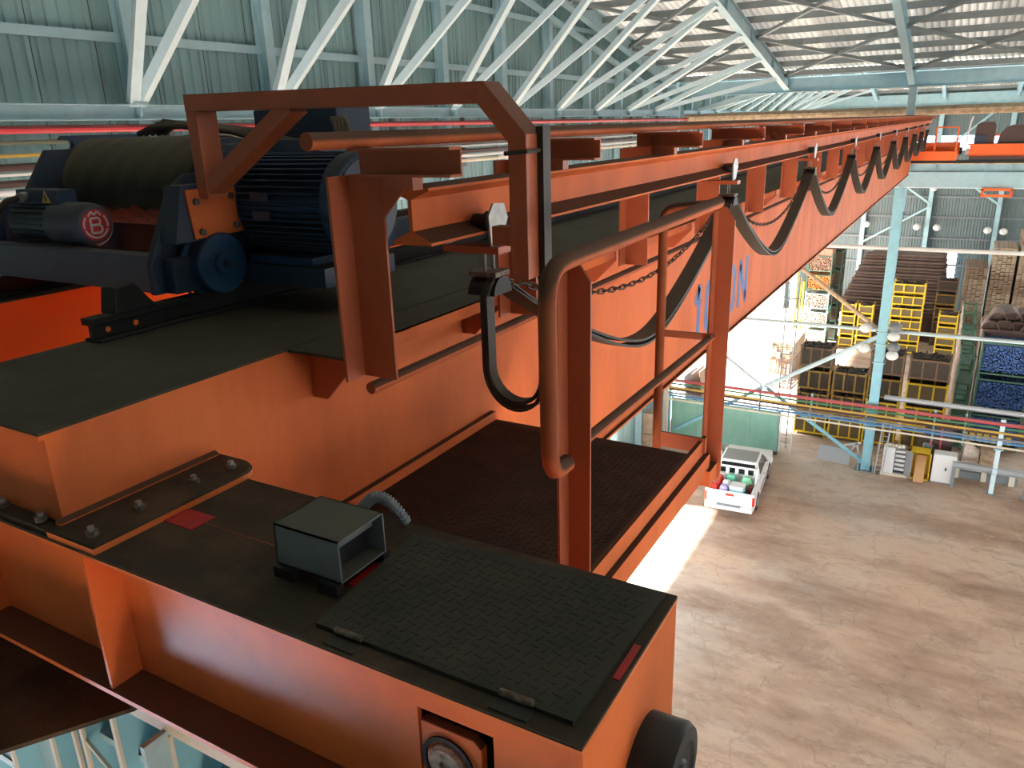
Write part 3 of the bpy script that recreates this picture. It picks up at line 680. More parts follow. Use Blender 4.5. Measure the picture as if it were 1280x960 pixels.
# metal hood standing on the end truck
hd2 = thing('ventilation_hood', 'small grey sheet metal hood with open side, standing on the end truck', 'metal box', (-1.2, 1.19, -1.0))
mb = MB()
x0, x1, y0, y1, z0, z1, t = -1.312, -1.112, 1.112, 1.272, -.972, -.866, .004
mb.box(x0, x1, y0, y1, z1 - t, z1); mb.box(x0, x1, y0, y0 + t, z0, z1); mb.box(x0, x1, y1 - t, y1, z0, z1); mb.box(x0, x0 + t, y0, y1, z0, z1); mb.box(x0, x1, y0, y1, z0, z0 + t)
mb.build('shell', M['hood'], hd2)
mb = MB(); mb.box(x1 - .035, x1 - .03, y0 + .02, y1 - .008, -.905, -.868); mb.box(x1 - .04, x1 - .03, y0 + .012, y0 + .026, -.965, -.905); mb.build('inner_frame', M['hood'], hd2)
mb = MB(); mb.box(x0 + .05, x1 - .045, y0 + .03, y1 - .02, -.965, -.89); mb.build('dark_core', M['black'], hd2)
for (xx, yy) in ((x0 + .03, y0 - .004), (x1 - .03, y0 - .006), (x0 + .03, y1), (x1 - .03, y1)): MB().box(xx - .03, xx + .03, yy - .012, yy + .012, -1.0, -.972).build('foot', M['black'], hd2)
c = MB(); cp = [(-1.30 + .13 * t_, 1.37 + .06 * t_, -.985 + .075 * sin(pi * t_)) for t_ in [i / 24 for i in range(25)]]
c.tube(cp, .013, 10)
for i in range(1, 24):
    d = (Vector(cp[i + 1]) - Vector(cp[i - 1])).normalized() * .0022; c.cyl(Vector(cp[i]) - d, Vector(cp[i]) + d, .0165, 10)
tag(c.build('flexible_conduit', M['greypipe'], smooth=True), 'ribbed grey flexible conduit arching behind the grey hood', 'conduit')
# railing and drive at the far end of this crane
MB().box(-2.0, -.5, 33.7, 34.15, -1.62, -1.3).build('far_walkway', M['orange_bright'], cr)
for x in (-1.25, -.55): MB().bar((x, 33.75, -1.6), (x, 33.75, -.45), .06, .06).build('far_rail_post', M['orange_bright'], cr)
MB().bar((-1.25, 33.75, -.45), (-.55, 33.75, -.45), .05, .05).build('far_handrail', M['orange_bright'], cr)

# near runway under the end truck, and the dark platform beside it
rwn = runway('pale blue crane runway girder under the near end truck', 1.45, -1)
MB().box(-11.3, 22, 1.142, 1.15, -1.79, -1.735).build('flange_edge', M['cream'], rwn)
for x in [-1.58, -1.97, -2.28, -2.50, -2.56, -2.74, -3.1, -3.6, -4.1, -1.2, -.8, -.4]:
    p = MB().box(x - .006, x + .006, 1.152, 1.5, -3.1, -1.78).build('bracket_plate', M['sky'], rwn)
    MB().box(x - .009, x + .009, 1.140, 1.152, -3.1, -1.80).build('plate_edge', M['cream'], p)
MB().bar((-2.28, 1.15, -2.2), (-2.5, 1.15, -2.05), .012, .014, (0, 0, 1)).build('tie_plate', M['cream'], rwn)
MB().box(-11.3, 22, 1.5, 1.51, -3.1, -2.66).build('back_plate', M['sky'], rwn)
tag(MB().prism([(-9, 1.3), (-9, -.05), (-2.83, -.05), (-2.087, 1.122), (-2.087, 1.3)], 'z', -1.735, -1.72).build('service_platform', M['truck_top']), 'dark dusty platform plate below the end truck at lower left', 'platform')
# ================================================================ THE HOIST TROLLEY
tr = thing('hoist_trolley', 'dark navy hoist trolley with rope drum and finned motor on the crane rails', 'hoist', (-3.4, 2.4, -.62))
sp = [(1.93, -.60), (1.93, -.48), (2.07, -.20), (2.16, -.14), (2.75, -.14), (3.1, -.42), (3.35, -.45), (3.35, -.60)]
spl = MB().prism(sp, 'x', -2.80, -2.765).build('side_plate', M['navy'], tr, bevel=.004)
lp = [(2.03, -.60), (2.05, -.28), (2.10, -.25), (2.17, -.25), (2.32, -.04), (2.44, -.04)] + [(2.445 + .022 * sin(a), -.018 - .022 * cos(a)) for a in [pi * k / 8 for k in range(1, 8)]] + [(2.40, .004), (2.42, .025), (2.90, .025), (3.25, -.25), (3.3, -.60)]
MB().prism(lp, 'x', -4.02, -3.985).build('side_plate', M['navy'], tr, bevel=.004)
MB().box(-3.98, -2.80, 1.94, 2.02, -.595, -.445).build('cross_beam', M['greyblue'], tr, bevel=.004)
MB().box(-3.98, -2.80, 3.22, 3.3, -.595, -.42).build('cross_beam', M['greyblue'], tr, bevel=.004)
MB().box(-2.765, -2.70, 1.98, 3.6, -.60, -.46).build('side_beam', M['navy'], tr, bevel=.004)
MB().box(-3.98, -2.80, 2.02, 2.1, -.52, -.50).build('shelf', M['brown'], tr)
MB().box(-3.98, -2.80, 2.62, 2.66, -.58, -.30).build('inner_beam', M['brown'], tr)
DC = (2.45, -.22)
MB().cyl((-4.0, DC[0], DC[1]), (-3.7, DC[0], DC[1]), .06, 16).build('drum_shaft', M['navy'], tr, smooth=True)
dr = MB(); dr.cyl((-3.74, DC[0], DC[1]), (-2.80, DC[0], DC[1]), .165, 36)
for k in range(38):
    x = -3.70 + k * .0225
    dr.lathe((x, DC[0], DC[1]), (1, 0, 0), [(0, .166), (.006, .178), (.013, .178), (.0195, .166)], 30)
dr.build('rope_drum', M['rope'], tr, smooth=True)
for x in (-3.0, -2.95): MB().cyl((x, DC[0] - .178, DC[1] - .02), (x - .02, DC[0] - .19, -1.6), .008, 6).build('hoist_rope', M['rope'], tr)
MB().cyl((-3.77, DC[0], DC[1]), (-3.73, DC[0], DC[1]), .215, 32).build('drum_flange', M['navy'], tr, smooth=True)
MB().cyl((-2.84, DC[0], DC[1]), (-2.80, DC[0], DC[1]), .215, 32).build('drum_flange', M['navy'], tr, smooth=True)
# canvas-like cover over the drum, ragged lower hem
cv = MB(); n, m_ = 26, 22; vs = []
for i in range(m_ + 1):
    x = -3.75 + .91 * i / m_
    hem = R(199 + 2.5 * sin(i * .9) + 2 * sin(i * 2.3 + 1))
    for j in range(n + 1):
        a = R(20) + (hem - R(20)) * j / n; q = .226 + .005 * sin(i * 1.7 + j * .6) + (.008 if j == n else 0)
        vs.append((x, DC[0] + q * cos(a), DC[1] + q * sin(a)))
cv.add(vs, [(i * (n + 1) + j, i * (n + 1) + j + 1, (i + 1) * (n + 1) + j + 1, (i + 1) * (n + 1) + j) for i in range(m_) for j in range(n)])
cvo = cv.build('drum_cover', M['canvas'], tr, smooth=True)
sd = cvo.modifiers.new('thickness', 'SOLIDIFY'); sd.thickness = .006
MB().prism([(DC[0] + .222 * cos(a), DC[1] + .222 * sin(a)) for a in [R(250 - 200 * k / 16) for k in range(17)]], 'x', -2.86, -2.85).build('guard_plate', M['greyblue'], tr)
# travel gear motor with emblem
gm = MB(); gm.lathe((-3.86, 2.075, -.355), (1, 0, 0), [(0, .06), (.02, .085), (.30, .085), (.305, .095), (.50, .097), (.535, .093), (.55, .08), (.552, .07)], 30)
gmo = gm.build('travel_motor', M['greyblue'], tr, smooth=True)
for k in range(20):
    a = 2 * pi * k / 20
    MB().bar((-3.83, 2.075 + .088 * cos(a), -.355 + .088 * sin(a)), (-3.57, 2.075 + .088 * cos(a), -.355 + .088 * sin(a)), .006, .016, (0, cos(a), sin(a))).build('cooling_fin', M['navy'], gmo)
EX, EY, EZm = -3.307, 2.075, -.355
MB().cyl((EX - .002, EY, EZm), (EX, EY, EZm), .068, 32).build('emblem_disc', M['redmark_bright'] if 'redmark_bright' in M else M['red'], gmo, smooth=False)
em = MB()
def emb(p, q, w=.010): em.bar((EX + .001, EY + p[0], EZm + p[1]), (EX + .001, EY + q[0], EZm + q[1]), w, .002, (1, 0, 0))
B = [((-.022, -.034), (-.022, .030)), ((-.022, .030), (.014, .030)), ((.014, .030), (.022, .022)), ((.022, .022), (.022, .008)), ((.022, .008), (.014, .001)), ((.014, .001), (-.022, .001)), ((.014, .001), (.026, -.008)), ((.026, -.008), (.026, -.026)), ((.026, -.026), (.016, -.034)), ((.016, -.034), (-.022, -.034))]
for p, q in B: emb(p, q)
for a0, a1 in ((200, 340), (-12, 42), (138, 192)):
    st = 8
    for k in range(st):
        a, b = R(a0 + (a1 - a0) * k / st), R(a0 + (a1 - a0) * (k + 1) / st); emb((.055 * cos(a), .055 * sin(a)), (.055 * cos(b), .055 * sin(b)), .008)
for p, q in (((-.030, .040), (-.014, .058)), ((-.014, .058), (0, .044)), ((0, .044), (.014, .058)), ((.014, .058), (.030, .040))): emb(p, q, .008)
em.build('emblem', M['white'], gmo)
jb = MB().box(-3.80, -3.48, 2.03, 2.12, -.27, -.205).build('terminal_box', M['navy'], gmo, bevel=.004)
MB().prism([(-3.60, -.262), (-3.535, -.262), (-3.5675, -.208)], 'y', 2.027, 2.03).build('warning_sign', M['ochre'], gmo)
MB().prism([(-3.572, -.252), (-3.562, -.252), (-3.558, -.236), (-3.565, -.236), (-3.562, -.222), (-3.575, -.236), (-3.567, -.238)], 'y', 2.0255, 2.027).build('warning_bolt', M['black'], gmo)
MB().cyl((-3.72, 2.03, -.235), (-3.70, 1.99, -.237), .022, 12).build('cable_gland', M['steel'], gmo, smooth=True)
tag(MB().tube([(-3.70, 1.99, -.237), (-3.74, 1.95, -.25), (-3.80, 1.93, -.30), (-3.84, 1.94, -.34)], .014, 8).build('motor_cable', M['cable'], gmo, smooth=True))
# wheels
for x, y in ((-2.69, 2.185), (-2.69, 3.2), (-4.06, 2.10), (-4.06, 3.2)):
    s_ = 1 if x > -3 else -1
    w = MB().lathe((x - s_ * .05, y, -.502), (s_, 0, 0), [(0, .148), (.018, .148), (.022, .126), (.085, .126), (.092, .12), (.094, .05), (.108, .048), (.11, .02)], 36).build('wheel', M['blue'], tr, smooth=True)
    MB().cyl((x + s_ * .055, y, -.502), (x + s_ * .068, y, -.502), .018, 10).build('axle_nut', M['navy'], w)
# hoist motor: fins along its axis, fan cowl at the outer end
MC = (2.50, -.28)
mt = MB().lathe((-2.76, MC[0], MC[1]), (1, 0, 0), [(.04, .13), (.07, .20), (.10, .20), (.105, .18), (.565, .18), (.57, .206), (.625, .206), (.64, .195), (.645, .18), (.646, .05)], 40).build('hoist_motor', M['blue'], tr, smooth=True)
for k in range(48):
    a = 2 * pi * k / 48
    MB().bar((-2.65, MC[0] + .192 * cos(a), MC[1] + .192 * sin(a)), (-2.19, MC[0] + .192 * cos(a), MC[1] + .192 * sin(a)), .006, .034, (0, cos(a), sin(a))).build('cooling_fin', M['blue'], mt)
MB().cyl((-2.116, MC[0], MC[1]), (-2.108, MC[0], MC[1]), .182, 36).build('fan_cowl_face', M['greyblue'], mt)
for zz in (-.24, -.315): MB().bar((-2.56, MC[0] - .209, zz), (-2.46, MC[0] - .209, zz), .004, .035, (0, 0, 1)).build('rating_plate', M['greyblue'], mt)
MB().box(-2.66, -2.3, MC[0] - .16, MC[0] + .16, -.52, -.49).build('motor_foot', M['blue'], mt)
MB().box(-2.72, -2.2, 2.30, 2.75, -.60, -.52).build('motor_bed', M['navy'], tr)
# gearbox, upper boxes, cables
MB().prism([(2.25, -.5), (2.2, -.25), (2.32, -.03), (2.72, -.03), (2.86, -.25), (2.8, -.5)], 'x', -2.77, -2.70).build('gearbox', M['navy'], tr, bevel=.01)
MB().box(-3.10, -2.56, 2.86, 3.1, -.15, .115).build('control_box', M['navy'], tr, bevel=.008)
MB().box(-2.72, -2.42, 2.58, 2.82, -.16, -.02).build('connection_box', M['greyblue'], tr, bevel=.008)
MB().cyl((-2.50, 2.578, -.085), (-2.50, 2.57, -.085), .022, 14).build('knockout', M['black'], tr)
for k in range(5):
    o = .02 * k
    MB().tube([(-3.50 + o, 2.5 + o, .02), (-3.42 + o, 2.52 + o, .05 + .012 * (k % 3)), (-3.25 + o, 2.55 + o, .05), (-3.0 + o, 2.62 + o, .02), (-2.86 + o, 2.7 + o, -.03), (-2.80 + o, 2.74, -.10)], .014, 8).build('control_cable', M['cable'], tr, smooth=True)
for k in range(4):
    o = .022 * k
    MB().tube([(-2.58 + o, 2.85, .06), (-2.52 + o, 2.80, .045), (-2.46 + o, 2.74, 0), (-2.42 + o, 2.70, -.06)], .014, 8).build('control_cable', M['cable'], tr, smooth=True)
# tow frame: bolted plate, stub, arm, diagonal, drop leg
tw = MB().prism([(2.075, -.392), (2.325, -.385), (2.32, -.30), (2.30, -.19), (2.06, -.195)], 'x', -2.672, -2.66).build('tow_plate', M['orange'], tr, bevel=.003)
MB().prism([(1.99, -.40), (2.3, -.40), (2.3, -.18), (2.05, -.18)], 'x', -2.77, -2.672).build('tow_pad', M['navy'], tr)
for y, z in ((2.10, -.245), (2.275, -.235), (2.11, -.365), (2.285, -.355)): MB().cyl((-2.66, y, z), (-2.648, y, z), .015, 6).build('bolt', M['rustbolt'], tw)
TY = 2.17
def chan(name, a, b): return MB().bar(a, b, .10, .062, (0, 0, 1)).build(name, M['orange_red'], tr, bevel=.002)
MB().box(-2.664, -2.605, TY - .049, TY + .049, -.235, .094).build('tow_stub', M['orange_red'], tr, bevel=.002)
chan('tow_arm', (-2.665, TY, .125), (-1.335, TY, .105))
MB().bar((-2.625, TY, -.195), (-2.13, TY, .10), .085, .06, (0, 0, 1)).build('tow_diagonal', M['orange_red'], tr, bevel=.002)
MB().prism([(-1.335, .136), (-1.335, .074), (-1.225, -.045), (-1.165, -.045), (-1.165, -.02), (-1.31, .136)], 'y', TY - .05, TY + .05).build('tow_elbow', M['orange_red'], tr, bevel=.002)
MB().box(-1.228, -1.165, TY - .05, TY + .05, -.46, -.04).build('tow_drop', M['orange_red'], tr, bevel=.002)
MB().bar((-1.31, TY, -.33), (-1.22, TY, -.33), .05, .06).build('tow_tongue', M['orange_red'], tr)
MB().tube([(-1.235, TY - .058, -.075), (-1.16, TY - .058, -.07), (-1.155, TY + .06, -.068)], .007, 6).build('cable_tie', M['cable'], tr)

# ================================================================ FESTOON
CY = [2.33 + 3.2 * k for k in range(10)]
ORD = ['first', 'second', 'third', 'fourth', 'fifth', 'sixth', 'seventh', 'eighth', 'ninth', 'tenth']
def carrier_parts(t, y):
    for s_ in (-1, 1):
        MB().prism([(y - .055, -.285), (y - .02, -.245), (y + .05, -.25), (y + .075, -.30), (y + .03, -.38), (y - .04, -.40)], 'x', -1.50 + s_ * .095 - .004, -1.50 + s_ * .095 + .004).build('side_plate', M['steel'], t)
        for d in (-.035, .045): MB().cyl((-1.50 + s_ * .03, y + d, -.305), (-1.50 + s_ * .09, y + d, -.305), .027, 14).build('roller', M['black'], t, smooth=True)
    MB().box(-1.60, -1.37, y - .05, y + .035, -.415, -.39).build('yoke', M['orange_red'], t)
    for d in (-.03, .03): MB().cyl((-1.44, y + d, -.415), (-1.44, y + d, -.485), .006, 6).build('hanger_rod', M['steel'], t)
    MB().box(-1.495, -1.385, y - .05, y + .05, -.497, -.48).build('clamp', M['rustbolt'], t)
    MB().prism([(y + .062 * cos(a), -.56 + .062 * sin(a)) for a in [pi * k / 10 for k in range(11)]], 'x', -1.495, -1.385).build('saddle', M['black'], t, smooth=True)
proto = None
for k, y in enumerate(CY):
    lab = '%s festoon cable carrier from the hoist, riding on the cable track beam' % ORD[k]
    if proto is None:
        proto = thing('festoon_carrier', lab, 'cable carrier', (-1.5, y, -.4), 'festoon carriers on the track'); carrier_parts(proto, y)
    else:
        c = copy_tree(proto); c.location = (-1.5, y, -.4 + H); c['label'] = lab
def loop(name, label, y0, y1, zb, zs=-.545, x=-1.44, n=30, gap=.02):
    mb = MB()
    for off in (-.012, .012):
        pts = []
        for i in range(n + 1):
            t_ = i / n; u = abs(2 * t_ - 1)
            yy = y0 + .03 + (y1 - y0 - .06) * (t_ + .06 * sin(2 * pi * t_)); pts.append((x, yy, zs + (zb + off * 1.2 - zs) * (1 - u ** 2.1)))
        mb.ribbon([(p[0], p[1] + off * .3, p[2]) for p in pts], (1, 0, 0), .10, .012)
    return tag(mb.build(name, M['cable'], smooth=True), label, 'cable', 'festoon cable loops')
for k in range(len(CY) - 1):
    nm = 'long drooping festoon cable loop between the hoist and the handrail post' if k == 0 else '%s festoon cable loop counted from the hoist' % ORD[k]
    loop('festoon_cable', nm, CY[k] + .05, CY[k + 1] - .05, -1.12)
# loop from the drop leg to the first carrier, and its run up the leg
mb = MB()
for off in (0, .02):
    yl, yr = 2.27, TY + .045
    pts = [(-1.150 - off * .6, yr, .0), (-1.150 - off * .6, yr, -.5)]
    xl, xr = -1.425 + off * .8, -1.155 - off * .6; rr = (xr - xl) / 2; cx = (xl + xr) / 2
    for i in range(17):
        a = pi * i / 16; pts.append((cx + rr * cos(a), yr + (yl - yr) * i / 16, -.80 - (.15 - off * 1.3) * sin(a)))
    pts += [(xl, yl, -.62), (xl, yl, -.56), (xl + .008, yl + .02, -.515), (xl, yl + .06, -.50)]
    mb.ribbon(pts, (0, 1, 0), .05, .013)
tag(mb.build('festoon_cable', M['cable'], smooth=True), 'short upright festoon cable loop hanging beside the tow frame leg', 'cable', 'festoon cable loops')
# tow chains
def chain(label, y0, y1, sag, z0=-.50, x=-1.46):
    mb = MB(); n = 46; P = []
    for i in range(n + 1):
        t_ = i / n; P.append(Vector((x, y0 + (y1 - y0) * t_, z0 - sag * (1 - (2 * t_ - 1) ** 2))))
    for i in range(n):
        a, b = P[i], P[i + 1]; d = (b - a); L_ = d.length; d = d.normalized(); u = Vector((1, 0, 0)) if i % 2 else d.cross(Vector((1, 0, 0)))
        c = (a + b) / 2; q = [c + d * (L_ * .72 * cos(2 * pi * k / 8)) + u * (.013 * sin(2 * pi * k / 8)) for k in range(9)]
        mb.tube(q, .0045, 4)
    return tag(mb.build('tow_chain', M['chain']), label, 'chain', 'tow chains between carriers')
for k in range(6):
    chain('sagging tow chain behind the %s festoon loop' % ('long first' if k == 0 else ORD[k]), CY[k] + .05, CY[k + 1], .30 if k == 0 else .36)
# ================================================================ SECOND CRANE ON THE FAR RUNWAY
c2 = thing('overhead_crane', 'bright orange end truck of another crane on the far runway at right', 'crane', (1.5, 34.4, -1.66))
MB().box(-.12, 4.5, 34.1, 34.6, -1.50, -1.08).build('end_truck', M['orange_bright'], c2)
MB().box(-.2, 4.5, 34.0, 34.65, -1.09, -1.06).build('top_plate', M['orange'], c2)
for x in (1.55, 3.2): MB().box(x - .02, x + .02, 34.02, 34.1, -1.5, -1.08).build('stiffener', M['orange_bright'], c2)
MB().box(-.1, 4.5, 34.02, 34.1, -1.62, -1.5).build('wheel_guard', M['brown'], c2)
MB().prism([(.0, -1.06), (.0, -.40), (.15, -.30), (.55, -.30), (.62, -.45), (.62, -1.06)], 'y', 34.15, 34.5).build('drive_cover', M['brown'], c2)
MB().prism([(.72, -1.06), (.78, -.72), (.95, -.50), (1.15, -.42), (1.8, -.42), (1.95, -.6), (1.95, -1.06)], 'y', 34.15, 34.5).build('drive_cover', M['brown'], c2)
MB().box(-.02, .32, 34.1, 34.16, -1.04, -.75).build('cover_panel', M['navy'], c2)
MB().box(.62, .80, 34.2, 34.4, -.8, -.72).build('link_bar', M['orange'], c2)
for s_ in (-1, 1): MB().lathe((-.12 if s_ < 0 else 4.5, 34.35, -1.35), (s_, 0, 0), [(0, .12), (.1, .12), (.12, .09)], 16).build('buffer', M['white'], c2, smooth=True)
MB().tube([(-.25, 34.0, -1.0), (-.2, 34.0, -.3), (-.15, 34.0, -.1)], .03, 6).build('cable_guide', M['white'], c2)
MB().box(2.0, 4.4, 34.2, 34.5, -.6, -.2).build('motor_cover', M['navy'], c2)
hk = thing('limit_frame', 'small orange rectangular frame hanging under the far runway', 'bracket', (1, 34.1, -2.9))
for a, b in (((.5, -2.66), (.5, -2.9)), ((1.42, -2.66), (1.42, -2.9)), ((.46, -2.9), (1.46, -2.9)), ((.46, -2.68), (1.46, -2.68))): MB().bar((a[0], 34.1, a[1]), (b[0], 34.1, b[1]), .09, .09).build('frame_bar', M['orange_bright'], hk)

# ================================================================ PIPE RACK AT THE COLUMN LINE
PR = [('red', 'redfar', -11.62, .075, 33.95), ('dark green', 'greenp', -11.83, .045, 34.05), ('bright yellow', 'ochre', -11.98, .05, 33.92), ('brown', 'brown', -12.12, .05, 34.05), ('dark grey', 'greypipe', -12.26, .05, 33.92), ('blue', 'bluep', -12.42, .05, 34.02), ('cream white', 'cream', -12.58, .045, 33.9)]
for nm, mk, z, r_, yy in PR:
    pipe('service_pipe', '%s service pipe on the rack crossing in front of the blue column' % nm, [(-11.4, yy, z), (20, yy, z - .02)], r_, M[mk], 8)
pipe('lagged_pipe', 'thick silver lagged pipe above the rack, right of the blue column', [(-1.9, 34.9, -11.45), (20, 34.9, -11.47)], .11, M['silver'])
pr = thing('pipe_rack', 'light steel hangers carrying the bundle of coloured service pipes', 'rack', (-2, 34.2, -12.7))
for x in (-11.2, -9.2, -6.9, -4.7, -2.45, .1, 1.2, 4.6):
    MB().box(x - .04, x + .04, 34.10, 34.16, -12.75, -11.45).build('hanger', M['sky'], pr)
    for z in (-11.72, -12.05, -12.33, -12.66): MB().box(x - .03, x + .03, 33.82, 34.16, z - .025, z).build('arm', M['pale'], pr)
t = thing('support_post', 'pale blue square post carrying the pipe rack at right', 'post', (2.46, 34.0, FZ))
MB().box(2.38, 2.54, 33.95, 34.11, FZ, -11.45).build('shaft', M['strut'], t); MB().box(2.3, 2.62, 33.87, 34.19, FZ, FZ + .03).build('base_plate', M['greypipe'], t)
MB().box(2.3, 2.62, 33.82, 34.2, -12.7, -12.64).build('arm', M['pale'], t)

def ladder(label, x, y, z0, z1, w=.42, lean=(0, 0), m_='white', step=.3):
    t = thing('ladder', label, 'ladder', (x, y, z0)); n = int((z1 - z0) / step)
    def P(f, s_): return (x + s_ * w / 2 + lean[0] * f, y + lean[1] * f, z0 + (z1 - z0) * f)
    for s_ in (-1, 1): MB().bar(P(0, s_), P(1, s_), .05, .06, (0, 1, 0)).build('stile', M[m_], t)
    rm = MB().cyl((-w / 2, 0, 0), (w / 2, 0, 0), .018, 6).mesh('rung', M[m_])
    for k in range(1, n): q = P(k / n, 0); inst('rung', rm, t, q)
    return t
ladder('pale metal ladder standing at the right end of the green board', -5.75, 34.7, FZ, -12.3, .52, (.0, 0), 'white', .34)
ladder('narrow grey lattice ladder beside the blue column foot', -1.72, 34.0, FZ, -12.2, .3, (.12, 0), 'silver', .22)
cl = ladder('tall caged ladder in front of the bright doorway', -6.05, 35.2, FZ, -5.9, .5, (0, 0), 'greypipe', .32)
for k in range(5):
    z = -11.2 + k * 1.25; MB().tube([(-6.3 + .25 - .38 * cos(a), 35.2 - .55 * sin(a), z) for a in [pi * i / 10 for i in range(11)]], .02, 5).build('cage_hoop', M['greypipe'], cl)
for a in (R(50), R(130)): MB().cyl((-6.05 - .38 * cos(a), 35.2 - .55 * sin(a), -11.2), (-6.05 - .38 * cos(a), 35.2 - .55 * sin(a), -6.2), .018, 5).build('cage_bar', M['greypipe'], cl)

# ================================================================ BY THE GREEN BOARD AND THE COLUMN FOOT
t = thing('site_board', 'wide faded green sheet board standing along the column line', 'board', (-8.6, 34.5, FZ))
for k in range(4): MB().box(-11.1 + k * 1.26, -11.1 + (k + 1) * 1.26 - .012, 34.42, 34.45, FZ + .05, -12.66 + .02 * (k % 2)).build('panel', M['teal'], t)
for k in range(5): MB().box(-11.12 + k * 1.255, -11.04 + k * 1.255, 34.45, 34.55, FZ, -12.6).build('post', M['greypipe'], t)
for x in (-7.2, -6.12): MB().box(x - .12, x + .12, 34.2, 34.42, FZ, FZ + .08).build('foot', M['brown'], t)
t = thing('pillar', 'pale square pillar at the left end of the green board', 'pillar', (-11.25, 34.0, FZ)); MB().box(-11.36, -11.14, 33.85, 34.05, FZ, -11.5).build('shaft', M['cream'], t, bevel=.02); MB().box(-11.42, -11.08, 33.8, 34.1, FZ, FZ + .1).build('plinth', M['concrete'], t)
t = thing('crate_tower', 'tall beige wooden box against the gable wall by the platform', 'crate', (-11.2, 32.0, FZ))
MB().box(-11.6, -11.1, 31.7, 32.4, FZ, FZ + 1.0).build('lower_box', M['plankpale'], t); MB().box(-11.58, -11.14, 31.75, 32.35, FZ + 1.02, FZ + 2.0).build('upper_box', M['plankpale'], t)
t = thing('plate_sheet', 'grey steel sheet leaning low beside the blue column', 'steel sheet', (-3.6, 34.7, FZ))
MB().add([(-4.3, 34.55, FZ), (-2.95, 34.45, FZ), (-2.95, 34.75, FZ + .62), (-4.3, 34.85, FZ + .62), (-4.3, 34.59, FZ), (-2.95, 34.49, FZ), (-2.95, 34.79, FZ + .62), (-4.3, 34.89, FZ + .62)], [(0, 1, 2, 3), (7, 6, 5, 4), (0, 4, 5, 1), (1, 5, 6, 2), (2, 6, 7, 3), (3, 7, 4, 0)]).build('sheet', M['silver'], t)
t = thing('trestle', 'white A shaped trestle behind the leaning steel sheet', 'trestle', (-2.85, 34.9, FZ))
for a, b in (((-3.2, FZ), (-2.75, FZ + .95)), ((-2.55, FZ), (-2.75, FZ + .95)), ((-3.1, FZ + .35), (-2.6, FZ + .35)), ((-3.3, FZ + .7), (-2.6, FZ + .95))): MB().bar((a[0], 34.95, a[1]), (b[0], 34.95, b[1]), .08, .08, (0, 1, 0)).build('leg', M['white'], t)
t = thing('control_cabinet', 'white electrical cabinet standing open right of the blue column', 'cabinet', (-1.2, 34.3, FZ))
mb = MB(); x0, x1, y0, y1, z0, z1 = -1.62, -.72, 34.15, 34.7, FZ + .12, FZ + 1.28
mb.box(x0, x1, y1 - .03, y1, z0, z1); mb.box(x0, x1, y0, y1, z1 - .03, z1); mb.box(x0, x1, y0, y1, z0, z0 + .03); mb.box(x0, x0 + .03, y0, y1, z0, z1); mb.box(x1 - .03, x1, y0, y1, z0, z1); mb.build('body', M['carside'], t)
MB().box(x0, x0 + .45, y0 - .03, y0, z0, z1).build('door', M['white'], t)
MB().bar((x1, y0, (z0 + z1) / 2), (x1 + .22, y0 - .28, (z0 + z1) / 2), .03, z1 - z0).build('door', M['carside'], t)
for k in range(5): MB().box(x0 + .48, x1 - .05, y0 + .1, y0 + .3, z0 + .12 + k * .2, z0 + .24 + k * .2).build('module', M['white'], t)
MB().box(x0 - .03, x1 + .1, y0 - .05, y1, FZ, FZ + .12).build('plinth', M['cream'], t)
for k in range(6): MB().dome((-1.55 + .13 * k, 34.3 + .04 * (k % 2), FZ + 1.28), .09, .12, 8, 3).build('rag', M['cream'], t)
t = thing('yellow_cabinet', 'open yellow steel cabinet with a tilted board inside', 'cabinet', (-.3, 34.5, FZ))
mb = MB(); x0, x1, y0, y1, z0, z1 = -.62, .2, 34.2, 34.8, FZ, FZ + 1.25
mb.box(x0, x1, y1 - .03, y1, z0, z1); mb.box(x0, x1, y0, y1, z1 - .03, z1); mb.box(x0, x1, y0, y1, z0, z0 + .05); mb.box(x0, x0 + .04, y0 - .1, y1, z0, z1); mb.box(x1 - .04, x1, y0, y1, z0, z1); mb.build('body', M['yellow'], t)
MB().box(x0 + .04, x0 + .07, y0, y1 - .03, z0 + .05, z1 - .03).build('lining', M['cream'], t)
tag(MB().prism([(34.62, FZ + .02), (33.86, FZ + .02), (33.84, FZ + .04), (34.5, FZ + 1.0), (34.53, FZ + .98)], 'x', -.36, .02).build('cardboard_sheet', M['cardboard']), 'tan cardboard sheet leaning out of the yellow cabinet', 'cardboard')
t = thing('white_cabinet', 'plain white cabinet with dark lock beside the grey bench', 'cabinet', (.7, 34.3, FZ))
MB().box(.27, 1.12, 34.15, 34.7, FZ + .06, FZ + 1.3).build('body', M['white'], t, bevel=.02); MB().box(.31, 1.08, 34.13, 34.15, FZ + .1, FZ + 1.26).build('door', M['white'], t); MB().box(.74, .80, 34.11, 34.13, FZ + .62, FZ + .76).build('lock', M['black'], t); MB().box(.3, 1.09, 34.18, 34.68, FZ, FZ + .06).build('plinth', M['greypipe'], t)
t = thing('steel_bench', 'long grey steel beam on legs crossing the right edge', 'bench', (2.5, 34.2, FZ))
MB().ibar((.98, 34.05, FZ + 1.02), (6.5, 34.05, FZ + 1.02), .25, .24, .02).build('beam', M['silver'], t)
for x in (1.06, 3.6, 6.2): MB().box(x - .07, x + .07, 33.98, 34.12, FZ, FZ + .9).build('leg', M['greypipe'], t)
t = thing('spool_machine', 'machine with a white cone and yellow guard behind the grey bench', 'machine', (1.7, 35.6, FZ))
MB().lathe((1.3, 35.5, FZ + 1.0), (1, 0, -.1), [(0, .62), (.08, .62), (.5, .34), (.6, .34)], 24).build('cone', M['whiteends'], t, smooth=True)
